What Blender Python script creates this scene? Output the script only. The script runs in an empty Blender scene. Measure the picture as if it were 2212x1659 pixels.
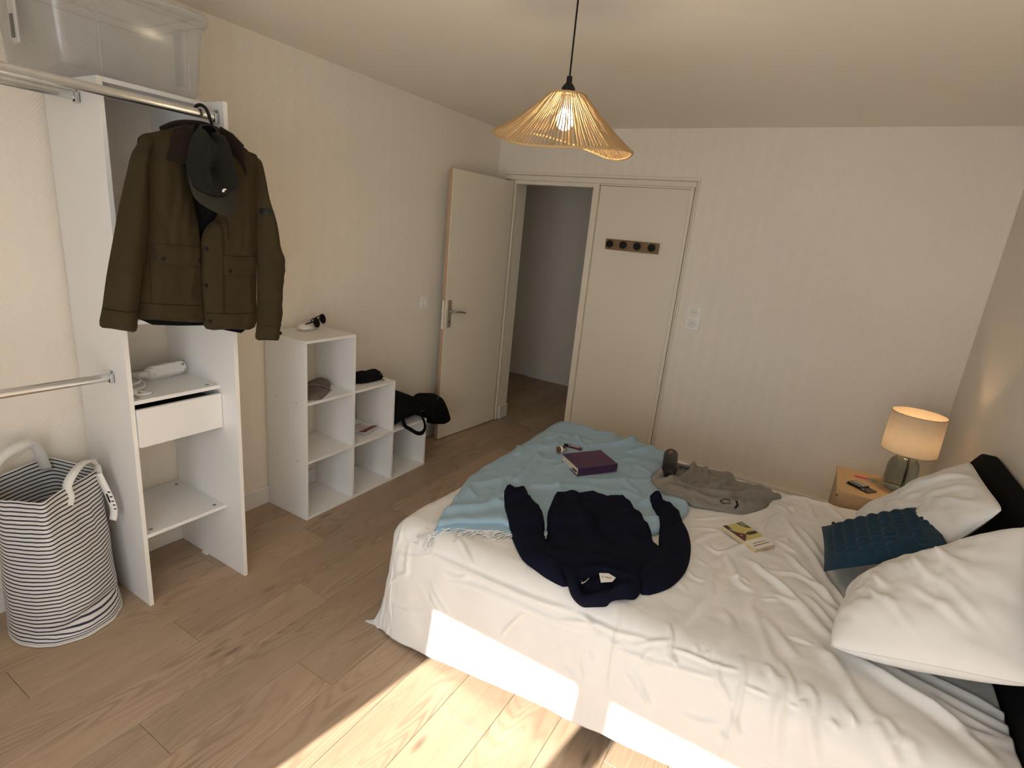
import bpy, bmesh, math, random
import numpy as np
from mathutils import Vector, Matrix, noise
from mathutils.geometry import delaunay_2d_cdt

random.seed(7)
SC = bpy.context.scene
COL = SC.collection
PI = math.pi

# ------------------------------------------------------------------ camera
cam_d = bpy.data.cameras.new('camera')
cam_d.sensor_width = 36.0
cam_d.lens = 19.0764
cam_d.clip_start = 0.02
cam_o = bpy.data.objects.new('camera', cam_d)
COL.objects.link(cam_o)
_r = Vector((0.85439502, 0.51119888, 0.0931926))
_u = Vector((-0.21578726, 0.1859062, 0.95857954))
_f = Vector((-0.47269971, 0.83911536, -0.26914754))
cam_o.matrix_world = Matrix(((_r.x, _u.x, -_f.x, 2.5872), (_r.y, _u.y, -_f.y, -4.0213), (_r.z, _u.z, -_f.z, 1.6561), (0, 0, 0, 1)))
SC.camera = cam_o

# ------------------------------------------------------------------ world, sun, exposure
SKY_STRENGTH = 2.6
SUN_STRENGTH = 10.0
EXPOSURE = 0.52
wld = bpy.data.worlds.new('sky')
SC.world = wld
wld.use_nodes = True
_n = wld.node_tree.nodes
_n['Background'].inputs['Color'].default_value = (0.95, 0.98, 1.0, 1)
_n['Background'].inputs['Strength'].default_value = SKY_STRENGTH
sun_d = bpy.data.lights.new('sun', 'SUN')
sun_d.energy = SUN_STRENGTH
sun_d.angle = math.radians(0.6)
sun_d.color = (1.0, 0.93, 0.82)
sun_o = bpy.data.objects.new('sun', sun_d)
COL.objects.link(sun_o)
sun_o.rotation_euler = Vector((0.155, 1.0, -0.934)).to_track_quat('-Z', 'Y').to_euler()
sun_o.location = (1.5, -8, 6)
# sampling portal in the window opening (guides the sky's own light, emits nothing)
por_d = bpy.data.lights.new('window_portal', 'AREA')
por_d.shape = 'RECTANGLE'
por_d.size = 2.10
por_d.size_y = 2.12
por_d.cycles.is_portal = True
por_o = bpy.data.objects.new('window_portal', por_d)
COL.objects.link(por_o)
por_o.location = (2.207, -4.47, 1.09)
por_o.rotation_euler = (PI / 2, 0, 0)
SC.view_settings.view_transform = 'Standard'
SC.view_settings.look = 'None'
SC.view_settings.gamma = 1.0
SC.view_settings.use_curve_mapping = False
SC.view_settings.exposure = EXPOSURE
SC.cycles.max_bounces = 8
SC.cycles.diffuse_bounces = 5
SC.cycles.glossy_bounces = 3
SC.cycles.transmission_bounces = 6
SC.cycles.transparent_max_bounces = 10
SC.cycles.adaptive_threshold = 0.08
SC.cycles.adaptive_min_samples = 16
SC.cycles.use_light_tree = False
SC.cycles.caustics_reflective = False
SC.cycles.caustics_refractive = False
SC.cycles.sample_clamp_indirect = 8.0
SC.cycles.use_denoising = True

# ------------------------------------------------------------------ materials
def new_mat(name):
    m = bpy.data.materials.new(name)
    m.use_nodes = True
    nt = m.node_tree
    return m, nt, nt.nodes['Principled BSDF']

def N(nt, t, **kw):
    n = nt.nodes.new(t)
    for k, v in kw.items():
        if k.startswith('i_'):
            n.inputs[k[2:]].default_value = v
        else:
            setattr(n, k, v)
    return n

def MATH(nt, op, a, b=None, c=None):
    n = nt.nodes.new('ShaderNodeMath')
    n.operation = op
    for i, x in enumerate((a, b, c)):
        if x is None:
            continue
        if isinstance(x, (int, float)):
            n.inputs[i].default_value = x
        else:
            nt.links.new(x, n.inputs[i])
    return n.outputs[0]

def coords(nt, scale=(1, 1, 1), kind='Object'):
    tc = N(nt, 'ShaderNodeTexCoord')
    mp = N(nt, 'ShaderNodeMapping')
    mp.inputs['Scale'].default_value = scale
    nt.links.new(tc.outputs[kind], mp.inputs['Vector'])
    return mp.outputs['Vector']

def noise_tex(nt, vec, scale, detail=3.0, rough=0.55):
    n = N(nt, 'ShaderNodeTexNoise')
    n.inputs['Scale'].default_value = scale
    n.inputs['Detail'].default_value = detail
    n.inputs['Roughness'].default_value = rough
    nt.links.new(vec, n.inputs['Vector'])
    return n.outputs['Fac']

def mixcol(nt, fac, a, b):
    n = N(nt, 'ShaderNodeMix', data_type='RGBA')
    for s, x in ((0, fac), (6, a), (7, b)):
        if hasattr(x, 'links'):
            nt.links.new(x, n.inputs[s])
        elif isinstance(x, tuple):
            n.inputs[s].default_value = (*x, 1) if len(x) == 3 else x
        else:
            n.inputs[s].default_value = x
    return n.outputs[2]

def bump(nt, bsdf, h, dist, strength=1.0):
    b = N(nt, 'ShaderNodeBump')
    b.inputs['Distance'].default_value = dist
    b.inputs['Strength'].default_value = strength
    nt.links.new(h, b.inputs['Height'])
    nt.links.new(b.outputs['Normal'], bsdf.inputs['Normal'])

def plain(name, col, rough=0.5, metal=0.0, var=0.05, vscale=8.0, bscale=0, bdist=0.0005, sheen=0.0, spec=0.5):
    m, nt, b = new_mat(name)
    v = coords(nt)
    f = noise_tex(nt, v, vscale, 3)
    lo = tuple(max(0, c * (1 - var)) for c in col)
    hi = tuple(min(1, c * (1 + var)) for c in col)
    nt.links.new(mixcol(nt, f, lo, hi), b.inputs['Base Color'])
    b.inputs['Roughness'].default_value = rough
    b.inputs['Metallic'].default_value = metal
    b.inputs['Specular IOR Level'].default_value = spec
    if sheen:
        b.inputs['Sheen Weight'].default_value = sheen
        b.inputs['Sheen Roughness'].default_value = 0.5
    if bscale:
        bump(nt, b, noise_tex(nt, v, bscale, 4), bdist)
    return m

def wall_mat(name, col, rough=0.75):
    """painted glass-fibre wallpaper: fine raised chevron"""
    m, nt, b = new_mat(name)
    tc = N(nt, 'ShaderNodeTexCoord')
    sx = N(nt, 'ShaderNodeSeparateXYZ')
    nt.links.new(tc.outputs['Object'], sx.inputs[0])
    h = MATH(nt, 'ADD', sx.outputs[0], sx.outputs[1])
    nz = noise_tex(nt, tc.outputs['Object'], 25, 2)
    h = MATH(nt, 'ADD', h, MATH(nt, 'MULTIPLY', nz, 0.006))
    pp = MATH(nt, 'PINGPONG', h, 0.045)
    t = MATH(nt, 'ADD', sx.outputs[2], MATH(nt, 'MULTIPLY', pp, 1.35))
    s = MATH(nt, 'SINE', MATH(nt, 'MULTIPLY', t, 2 * PI / 0.015))
    fine = noise_tex(nt, tc.outputs['Object'], 260, 3)
    hh = MATH(nt, 'ADD', MATH(nt, 'MULTIPLY', s, 0.6), MATH(nt, 'MULTIPLY', fine, 0.9))
    bump(nt, b, hh, 0.0009, 0.55)
    big = noise_tex(nt, tc.outputs['Object'], 1.3, 2)
    nt.links.new(mixcol(nt, big, tuple(c * 0.975 for c in col), tuple(min(1, c * 1.02) for c in col)), b.inputs['Base Color'])
    b.inputs['Roughness'].default_value = rough
    return m

def wood_floor_mat():
    m, nt, b = new_mat('oak_laminate')
    tc = N(nt, 'ShaderNodeTexCoord')
    oi = N(nt, 'ShaderNodeObjectInfo')
    rnd = oi.outputs['Random']
    cb = N(nt, 'ShaderNodeCombineXYZ')
    nt.links.new(MATH(nt, 'MULTIPLY', rnd, 37.0), cb.inputs[0])
    nt.links.new(MATH(nt, 'MULTIPLY', rnd, 91.0), cb.inputs[1])
    ad = N(nt, 'ShaderNodeVectorMath', operation='ADD')
    nt.links.new(tc.outputs['Object'], ad.inputs[0])
    nt.links.new(cb.outputs[0], ad.inputs[1])
    def mp(sc):
        k = N(nt, 'ShaderNodeMapping')
        k.inputs['Scale'].default_value = sc
        nt.links.new(ad.outputs[0], k.inputs['Vector'])
        return k.outputs['Vector']
    a = noise_tex(nt, mp((7.0, 0.9, 1)), 1.0, 1.5, 0.45)
    rings = MATH(nt, 'SINE', MATH(nt, 'MULTIPLY', a, 150.0))
    rings = MATH(nt, 'MULTIPLY_ADD', rings, 0.5, 0.5)
    rings = MATH(nt, 'POWER', rings, 2.6)
    fib = noise_tex(nt, mp((190, 5, 1)), 1.0, 3, 0.6)
    broad = noise_tex(nt, mp((9, 1.1, 1)), 1.0, 3, 0.5)
    c = mixcol(nt, broad, (0.270, 0.184, 0.116), (0.450, 0.330, 0.220))
    msk = noise_tex(nt, mp((5, 1.5, 1)), 1.0, 2)
    msk = MATH(nt, 'MULTIPLY', MATH(nt, 'SUBTRACT', msk, 0.36), 2.6)
    mskc = N(nt, 'ShaderNodeClamp')
    nt.links.new(msk, mskc.inputs[0])
    c = mixcol(nt, MATH(nt, 'MULTIPLY', MATH(nt, 'MULTIPLY', rings, mskc.outputs[0]), 0.80), c, (0.170, 0.105, 0.058))
    c = mixcol(nt, MATH(nt, 'MULTIPLY', MATH(nt, 'SUBTRACT', 1.0, fib), 0.60), c, (0.20, 0.130, 0.078))
    # knots: small dark elongated spots
    vo = N(nt, 'ShaderNodeTexVoronoi')
    vo.inputs['Scale'].default_value = 1.0
    nt.links.new(mp((9.0, 2.6, 1)), vo.inputs['Vector'])
    kd = N(nt, 'ShaderNodeMapRange')
    kd.inputs['From Min'].default_value = 0.05
    kd.inputs['From Max'].default_value = 0.17
    kd.inputs['To Min'].default_value = 0.85
    kd.inputs['To Max'].default_value = 0.0
    nt.links.new(MATH(nt, 'ADD', vo.outputs['Distance'], MATH(nt, 'MULTIPLY', fib, 0.06)), kd.inputs['Value'])
    c = mixcol(nt, MATH(nt, 'MULTIPLY', kd.outputs[0], MATH(nt, 'GREATER_THAN', vo.outputs['Color'], 0.55)), c, (0.105, 0.065, 0.038))
    br = MATH(nt, "MULTIPLY_ADD", rnd, 0.26, 1.18)
    hs = N(nt, 'ShaderNodeHueSaturation')
    nt.links.new(c, hs.inputs['Color'])
    nt.links.new(br, hs.inputs['Value'])
    hs.inputs['Saturation'].default_value = 0.90
    nt.links.new(hs.outputs[0], b.inputs['Base Color'])
    b.inputs['Roughness'].default_value = 0.46
    bump(nt, b, MATH(nt, 'ADD', fib, MATH(nt, 'MULTIPLY', rings, -0.3)), 0.0005, 0.5)
    return m

def wood_mat(name, c0, c1, axis='x', rough=0.5):
    m, nt, b = new_mat(name)
    sc = {'x': (2.5, 40, 40), 'y': (40, 2.5, 40), 'z': (40, 40, 2.5)}[axis]
    f = noise_tex(nt, coords(nt, sc), 1.0, 4, 0.6)
    g = noise_tex(nt, coords(nt, tuple(s * 5 for s in sc)), 1.0, 2, 0.6)
    c = mixcol(nt, f, c0, c1)
    c = mixcol(nt, MATH(nt, 'MULTIPLY', g, 0.25), c, tuple(k * 0.6 for k in c0))
    nt.links.new(c, b.inputs['Base Color'])
    b.inputs['Roughness'].default_value = rough
    bump(nt, b, g, 0.0003, 0.5)
    return m

def cloth_mat(name, c0, c1, nscale=60, wscale=900, bdist=0.0006, sheen=0.1, rough=0.9, stretch=(1, 1, 1), subsurf=0):
    m, nt, b = new_mat(name)
    v = coords(nt, stretch)
    f = noise_tex(nt, v, nscale, 4, 0.65)
    w = noise_tex(nt, v, wscale, 2, 0.6)
    c = mixcol(nt, f, c0, c1)
    c = mixcol(nt, MATH(nt, 'MULTIPLY', w, 0.5), c, tuple(k * 0.72 for k in c0))
    nt.links.new(c, b.inputs['Base Color'])
    b.inputs['Roughness'].default_value = rough
    b.inputs['Specular IOR Level'].default_value = 0.08
    b.inputs['Sheen Weight'].default_value = sheen
    b.inputs['Sheen Roughness'].default_value = 0.6
    bump(nt, b, MATH(nt, 'ADD', w, MATH(nt, 'MULTIPLY', f, 0.6)), bdist, 0.8)
    return m

def emit_mat(name, col, strength):
    m, nt, b = new_mat(name)
    b.inputs['Base Color'].default_value = (*col, 1)
    b.inputs['Emission Color'].default_value = (*col, 1)
    b.inputs['Emission Strength'].default_value = strength
    return m

M = {}
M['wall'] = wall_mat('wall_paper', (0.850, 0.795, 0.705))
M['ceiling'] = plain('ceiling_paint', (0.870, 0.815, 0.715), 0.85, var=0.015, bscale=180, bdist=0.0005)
M['wall_r'] = wall_mat('wall_paper_satin_shaded', (0.760, 0.715, 0.640), 0.55)  # same wallpaper, colour darkened to put the right wall in shade
M['floor'] = wood_floor_mat()
M['subfloor'] = plain('plank_joint', (0.075, 0.05, 0.032), 0.9)
M['cream'] = plain('cream_door_paint', (0.780, 0.725, 0.610), 0.45, var=0.02, bscale=150, bdist=0.0002)
M['base'] = plain('skirting_paint', (0.800, 0.785, 0.755), 0.5, var=0.02)
M['rawedge'] = wood_mat('bare_door_edge', (0.50, 0.335, 0.225), (0.58, 0.41, 0.285), 'z', 0.6)
M['white'] = plain('white_melamine', (0.830, 0.825, 0.810), 0.42, var=0.012, bscale=300, bdist=0.00012)
M['edge'] = plain('white_edging', (0.860, 0.840, 0.790), 0.5, var=0.03)
M['plastic_w'] = plain('white_plastic', (0.840, 0.825, 0.790), 0.35, var=0.015)
M['hole'] = plain('dark_recess', (0.03, 0.028, 0.025), 0.8)
M['chrome'] = plain('galvanised_steel', (0.64, 0.66, 0.66), 0.27, metal=1.0, var=0.10, vscale=30)
M['nickel'] = plain('satin_nickel', (0.50, 0.47, 0.42), 0.33, metal=1.0, var=0.06)
M['black'] = plain('black_plastic', (0.006, 0.006, 0.0065), 0.5, spec=0.25)
M['blackcloth'] = cloth_mat('black_nylon', (0.006, 0.006, 0.007), (0.011, 0.011, 0.012), 40, 600, sheen=0.0)
M['screw'] = plain('screw_cap', (0.28, 0.27, 0.25), 0.6)

# ------------------------------------------------------------------ mesh helpers
class MB:
    def __init__(s):
        s.v = []
        s.f = []
    def add(s, vs, fs):
        o = len(s.v)
        s.v += [tuple(map(float, p)) for p in vs]
        s.f += [tuple(i + o for i in q) for q in fs]
        return s
    def box(s, x0, x1, y0, y1, z0, z1, mat=None):
        vs = [(x, y, z) for x in (x0, x1) for y in (y0, y1) for z in (z0, z1)]
        if mat is not None:
            vs = [tuple(mat @ Vector(p)) for p in vs]
        return s.add(vs, [(0, 1, 3, 2), (4, 6, 7, 5), (0, 4, 5, 1), (2, 3, 7, 6), (0, 2, 6, 4), (1, 5, 7, 3)])
    def tube(s, path, r, n=8, caps=True, flat=1.0):
        P = [Vector(p) for p in path]
        R = r if isinstance(r, (list, tuple)) else [r] * len(P)
        up = None
        rings = []
        for i, p in enumerate(P):
            t = (P[min(i + 1, len(P) - 1)] - P[max(i - 1, 0)])
            t = t.normalized() if t.length > 1e-9 else Vector((0, 0, 1))
            if up is None:
                a = Vector((0, 0, 1)) if abs(t.z) < 0.9 else Vector((1, 0, 0))
                up = (a - t * a.dot(t)).normalized()
            else:
                up = (up - t * up.dot(t))
                up = up.normalized() if up.length > 1e-6 else t.orthogonal().normalized()
            sd = t.cross(up)
            rings.append([p + (up * math.cos(2 * PI * k / n) * flat + sd * math.sin(2 * PI * k / n)) * R[i] for k in range(n)])
        vs = [q for rg in rings for q in rg]
        fs = []
        for i in range(len(P) - 1):
            for k in range(n):
                k2 = (k + 1) % n
                fs.append((i * n + k, i * n + k2, (i + 1) * n + k2, (i + 1) * n + k))
        if caps:
            fs.append(tuple(range(n))[::-1])
            fs.append(tuple((len(P) - 1) * n + k for k in range(n)))
        return s.add(vs, fs)
    def cyl(s, p0, p1, r0, r1=None, n=24):
        return s.tube([p0, p1], [r0, r0 if r1 is None else r1], n)
    def lathe(s, prof, n=40, c=(0, 0, 0), caps=True):
        vs = []
        for r, z in prof:
            for k in range(n):
                a = 2 * PI * k / n
                vs.append((c[0] + r * math.cos(a), c[1] + r * math.sin(a), c[2] + z))
        fs = []
        for i in range(len(prof) - 1):
            for k in range(n):
                k2 = (k + 1) % n
                fs.append((i * n + k, i * n + k2, (i + 1) * n + k2, (i + 1) * n + k))
        if caps:
            fs.append(tuple(range(n))[::-1])
            fs.append(tuple((len(prof) - 1) * n + k for k in range(n)))
        return s.add(vs, fs)
    def grid(s, nu, nv, fn, wrap=False):
        vs = []
        for j in range(nv + 1):
            for i in range(nu if wrap else nu + 1):
                vs.append(fn(i / nu, j / nv))
        w = nu if wrap else nu + 1
        fs = []
        for j in range(nv):
            for i in range(nu):
                i2 = (i + 1) % w if wrap else i + 1
                fs.append((j * w + i, j * w + i2, (j + 1) * w + i2, (j + 1) * w + i))
        return s.add(vs, fs)
    def prism(s, pts, fa, fb):
        """closed prism between two mapped copies of a 2D polygon"""
        n = len(pts)
        vs = [fa(p) for p in pts] + [fb(p) for p in pts]
        fs = [tuple(range(n))[::-1], tuple(range(n, 2 * n))]
        fs += [(i, (i + 1) % n, n + (i + 1) % n, n + i) for i in range(n)]
        return s.add(vs, fs)
    def xf(s, m):
        s.v = [tuple(m @ Vector(p)) for p in s.v]
        return s

def local_mat(o):
    return Matrix.LocRotScale(o.location, o.rotation_euler, o.scale)

def wmat(o):
    m = local_mat(o)
    p = o.parent
    while p is not None:
        m = local_mat(p) @ m
        p = p.parent
    return m

def build(mb, name, mat, parent=None, smooth=None, world=True, bevel=0, solid=0, solid_off=0, sub=0, fixn=True):
    me = bpy.data.meshes.new(name)
    vs = mb.v
    o = bpy.data.objects.new(name, None if False else me)
    if parent is not None:
        if world:
            im = wmat(parent).inverted()
            vs = [tuple(im @ Vector(p)) for p in vs]
        o.parent = parent
    else:
        a = np.array(vs)
        c = Vector(((a[:, 0].min() + a[:, 0].max()) / 2, (a[:, 1].min() + a[:, 1].max()) / 2, a[:, 2].min()))
        if world:
            vs = [(p[0] - c.x, p[1] - c.y, p[2] - c.z) for p in vs]
            o.location = c
    me.from_pydata(vs, [], mb.f)
    if fixn:
        bm = bmesh.new()
        bm.from_mesh(me)
        bmesh.ops.recalc_face_normals(bm, faces=bm.faces)
        bm.to_mesh(me)
        bm.free()
    me.materials.append(M[mat] if isinstance(mat, str) else mat)
    if smooth is not None:
        me.polygons.foreach_set('use_smooth', [True] * len(me.polygons))
        if smooth < 179:
            me.set_sharp_from_angle(angle=math.radians(smooth))
    COL.objects.link(o)
    if bevel:
        b = o.modifiers.new('bevel', 'BEVEL')
        b.width = bevel
        b.segments = 2
        b.limit_method = 'ANGLE'
    if solid:
        b = o.modifiers.new('solid', 'SOLIDIFY')
        b.thickness = solid
        b.offset = solid_off
    if sub:
        b = o.modifiers.new('sub', 'SUBSURF')
        b.levels = sub
        b.render_levels = sub
    return o

def tag(o, label=None, cat=None, group=None, kind=None):
    if label: o['label'] = label
    if cat: o['category'] = cat
    if group: o['group'] = group
    if kind: o['kind'] = kind
    return o

def thing(name, label, cat, loc=(0, 0, 0), rot=(0, 0, 0), group=None, kind=None):
    o = bpy.data.objects.new(name, None)
    o.empty_display_size = 0.05
    COL.objects.link(o)
    o.location = loc
    o.rotation_euler = rot
    return tag(o, label, cat, group, kind)

def struct(mb, name, mat, label, parent=None, **kw):
    o = build(mb, name, mat, parent, **kw)
    if parent is None:
        tag(o, label, kind='structure')
        o['category'] = name.split('_')[0]
    return o

def catmull(pts, n=6, closed=True):
    P = [np.array(p, float) for p in pts]
    m = len(P)
    out = []
    rng = range(m if closed else m - 1)
    for i in rng:
        if closed:
            a, b, c, d = P[(i - 1) % m], P[i], P[(i + 1) % m], P[(i + 2) % m]
        else:
            a, b, c, d = P[max(i - 1, 0)], P[i], P[i + 1], P[min(i + 2, m - 1)]
        for k in range(n):
            t = k / n
            out.append(0.5 * ((2 * b) + (c - a) * t + (2 * a - 5 * b + 4 * c - d) * t * t + (3 * b - a - 3 * c + d) * t ** 3))
    if not closed:
        out.append(P[-1])
    return [tuple(p) for p in out]

def seg_dist(P, O):
    A = np.array(O)
    B = np.roll(A, -1, axis=0)
    d = np.full(len(P), 1e9)
    for a, b in zip(A, B):
        ab = b - a
        L = ab @ ab
        if L < 1e-14:
            continue
        t = np.clip(((P - a) @ ab) / L, 0, 1)
        q = a + t[:, None] * ab
        d = np.minimum(d, np.hypot(*(P - q).T))
    return d

def fill2d(outline, sp):
    """triangulated interior of an outline: verts (n,2), tris, boundary distance"""
    O = []
    m = len(outline)
    for i in range(m):
        a, b = np.array(outline[i]), np.array(outline[(i + 1) % m])
        k = max(1, int(round(np.linalg.norm(b - a) / sp)))
        O += [tuple(a + (b - a) * j / k) for j in range(k)]
    A = np.array(O)
    x0, y0 = A.min(0)
    x1, y1 = A.max(0)
    g = []
    j = 0
    y = y0
    while y <= y1:
        x = x0 + (sp / 2 if j % 2 else 0)
        while x <= x1:
            g.append((x, y))
            x += sp
        y += sp * 0.866
        j += 1
    g = np.array(g)
    # point in polygon
    ins = np.zeros(len(g), bool)
    for i in range(len(A)):
        a, b = A[i], A[(i + 1) % len(A)]
        c = ((a[1] > g[:, 1]) != (b[1] > g[:, 1]))
        with np.errstate(divide='ignore', invalid='ignore'):
            xx = (b[0] - a[0]) * (g[:, 1] - a[1]) / (b[1] - a[1] + 1e-15) + a[0]
        ins ^= c & (g[:, 0] < xx)
    g = g[ins]
    if len(g):
        g = g[seg_dist(g, O) > 0.55 * sp]
    V = [Vector(p) for p in O] + [Vector(p) for p in g]
    r = delaunay_2d_cdt(V, [], [list(range(len(O)))], 1, 1e-7)
    P = np.array([tuple(p) for p in r[0]])
    return P, [tuple(t) for t in r[2]], seg_dist(P, O)

def dome(d, w, H):
    t = np.clip(np.asarray(d) / w, 0, 1)
    return H * np.sqrt(np.maximum(0, 1 - (1 - t) ** 2))

def dome2(d, w, H):
    t = np.clip(np.asarray(d) / w, 0, 1)
    return H * (1 - (1 - t) ** 2)

def inflate(outline, sp, hf, hb, to3, mb=None):
    """cushion-like solid over an outline; hf/hb(P,d)->heights, to3(p,h)->xyz"""
    P, T, d = fill2d(outline, sp)
    F = hf(P, d)
    B = hb(P, d)
    n = len(P)
    mb = mb or MB()
    edge = d < 1e-6
    vs = [to3(P[i], F[i]) for i in range(n)]
    idx = list(range(n))
    for i in range(n):
        if not edge[i] or abs(F[i] - B[i]) > 1e-6:
            idx[i] = len(vs)
            vs.append(to3(P[i], B[i]))
    fs = list(T) + [tuple(idx[i] for i in reversed(t)) for t in T]
    # close rim where the two sides do not share the border
    cnt = {}
    for t in T:
        for a, b in ((t[0], t[1]), (t[1], t[2]), (t[2], t[0])):
            k = (min(a, b), max(a, b))
            cnt[k] = None if k in cnt else (a, b)
    for k, e in cnt.items():
        if e is None:
            continue
        a, b = e
        if idx[a] != a or idx[b] != b:
            q = [b, a]
            if idx[a] != a: q.append(idx[a])
            if idx[b] != b: q.append(idx[b])
            if len(q) >= 3:
                fs.append(tuple(q))
    mb.add(vs, fs)
    return mb, P, F, d

def fbm(x, y, z=0.0, oct=3):
    s = 0
    a = 1
    for k in range(oct):
        s += a * noise.noise(Vector((x, y, z + 7.3 * k)))
        x *= 2; y *= 2; a *= 0.5
    return s

def fb(P, sx, sy, z=0.0, oct=3):
    return np.array([fbm(p[0] * sx, p[1] * sy, z, oct) for p in P])

def text_mesh(body, size, extrude=0.0):
    cu = bpy.data.curves.new('txt', 'FONT')
    cu.body = body
    cu.size = size
    cu.align_x = 'CENTER'
    cu.align_y = 'CENTER'
    cu.extrude = extrude
    o = bpy.data.objects.new('txt', cu)
    COL.objects.link(o)
    dg = bpy.context.evaluated_depsgraph_get()
    me = o.evaluated_get(dg).to_mesh()
    mb = MB()
    mb.add([tuple(v.co) for v in me.vertices], [tuple(p.vertices) for p in me.polygons])
    o.evaluated_get(dg).to_mesh_clear()
    bpy.data.objects.remove(o)
    bpy.data.curves.remove(cu)
    return mb

def frame_m(o, x, y):
    """matrix with origin o, x axis, approx y axis, z = x cross y"""
    x = Vector(x).normalized()
    z = x.cross(Vector(y)).normalized()
    y = z.cross(x)
    return Matrix(((x.x, y.x, z.x, o[0]), (x.y, y.y, z.y, o[1]), (x.z, y.z, z.z, o[2]), (0, 0, 0, 1)))

# ------------------------------------------------------------------ room shell
W, H, YN = 3.3276, 2.4397, -4.45
fl = struct(MB().box(-1.25, W + 0.2, YN - 0.3, 1.75, -0.08, -0.009), 'floor', 'subfloor', 'brown oak laminate plank floor')
# planks: 0.189 m rows running away from the window, every joint stepped
PW, PLN = 0.1887, 1.2475
plank_me = {}
def plank(x0, x1, y0, y1):
    key = (round(x1 - x0, 3), round(y1 - y0, 3))
    if key not in plank_me:
        w, l = key
        g = 0.0007
        c = 0.0014
        mb = MB()
        vs = []
        for (ins, z) in ((g, -0.008), (g, -0.0012), (g + c, 0.0)):
            vs += [(-w / 2 + ins, -l / 2 + ins, z), (w / 2 - ins, -l / 2 + ins, z), (w / 2 - ins, l / 2 - ins, z), (-w / 2 + ins, l / 2 - ins, z)]
        fs = [(8, 9, 10, 11)]
        for k in (0, 4):
            fs += [(k + i, k + (i + 1) % 4, k + 4 + (i + 1) % 4, k + 4 + i) for i in range(4)]
        me = bpy.data.meshes.new('plank')
        me.from_pydata(vs, [], fs)
        me.materials.append(M['floor'])
        plank_me[key] = me
    o = bpy.data.objects.new('plank', plank_me[key])
    COL.objects.link(o)
    o.parent = fl
    lc = Vector(((x0 + x1) / 2, (y0 + y1) / 2, 0)) - fl.location
    o.location = lc
for row in range(-7, 18):
    x0 = row * PW
    x1 = min(x0 + PW, W)
    if x0 >= W - 0.01:
        continue
    off = -3.515 + (row - 2) * 0.467
    lo, hi = (YN, 1.62) if (row >= 0 and x0 < 1.0) else ((YN, 0.0) if row >= 0 else (0.11, 1.62))
    y = off - PLN * 8
    while y < hi:
        a, b = max(y, lo), min(y + PLN, hi)
        if b - a > 0.02:
            if row >= 0 and a < 0.0 < b:
                plank(x0, x1, a, 0.0)
                plank(x0, x1, 0.03 if x0 > 0.1 else 0.165, b)
            elif row == 0 and a >= 0.0:
                if b > 0.2:
                    plank(x0, x1, max(a, 0.165), b)
            else:
                plank(x0, x1, a, b)
        y += PLN

struct(MB().box(-1.3, W + 0.2, YN - 0.3, 1.75, H, H + 0.1), 'ceiling', 'ceiling', 'plain cream painted ceiling')
struct(MB().box(-0.15, 0.0, YN - 0.25, 0.0, 0, H), 'wall_left', 'wall', 'cream wall with raised chevron wallpaper behind the wardrobe')
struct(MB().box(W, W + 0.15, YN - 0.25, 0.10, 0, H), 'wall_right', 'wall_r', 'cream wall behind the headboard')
mb = MB().box(-0.15, 0.075, 0.0, 0.10, 0, H).box(0.075, 1.625, 0.0, 0.10, 2.10, H).box(1.625, W, 0.0, 0.10, 0, H)
mb.box(0.075, 0.19, 0.035, 0.16, 0, 2.10)
struct(mb, 'wall_back', 'wall', 'cream wall with the doorway and raised chevron wallpaper')
WX0, WX1, WZ1 = 1.155, 3.26, 2.20
mb = MB().box(-0.15, WX0, YN - 0.25, YN, 0, H).box(WX1, W, YN - 0.25, YN, 0, H).box(WX0, WX1, YN - 0.25, YN, WZ1, H)
struct(mb, 'wall_front', 'wall', 'cream wall around the tall window')
# window: tall glazed door, two leaves plus a third added for more bounce light
win = thing('window_1', 'tall white framed window letting the sun in', 'window', ((WX0 + WX1) / 2, YN - 0.05, 0), kind='structure')
def wbox(name, *b):
    build(MB().box(*b), name, 'plastic_w', win, bevel=0.003)
yA, yB = YN - 0.085, YN - 0.03
wbox('window_frame', WX0, WX0 + 0.04, yA, yB, 0, WZ1)
wbox('window_frame', WX1 - 0.04, WX1, yA, yB, 0, WZ1)
wbox('window_frame', WX0, WX1, yA, yB, WZ1 - 0.025, WZ1)
PX = [(1.225, 1.838), (1.956, 2.575), (2.693, 3.19)]
wbox('stile', WX0 + 0.04, PX[0][0], yA, yB, 0.02, WZ1 - 0.025)
wbox('stile', PX[0][1], PX[1][0], yA, yB, 0.02, WZ1 - 0.025)
wbox('stile', PX[1][1], PX[2][0], yA, yB, 0.02, WZ1 - 0.025)
wbox('stile', PX[2][1], WX1 - 0.04, yA, yB, 0.02, WZ1 - 0.025)
for a, b in PX:
    wbox('rail', a, b, yA, yB, 0.0, 0.09)
    wbox('rail', a, b, yA, yB, 2.14, WZ1 - 0.025)
gm, nt, bs = new_mat('window_glass')
tr = N(nt, 'ShaderNodeBsdfTransparent')
gl = N(nt, 'ShaderNodeBsdfGlossy')
gl.inputs['Roughness'].default_value = 0.02
mx = N(nt, 'ShaderNodeMixShader')
mx.inputs[0].default_value = 0.06
nt.links.new(tr.outputs[0], mx.inputs[1])
nt.links.new(gl.outputs[0], mx.inputs[2])
nt.links.new(mx.outputs[0], nt.nodes['Material Output'].inputs['Surface'])
for a, b in PX:
    build(MB().box(a, b, YN - 0.06, YN - 0.056, 0.09, 2.14), 'pane', gm, win)

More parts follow.
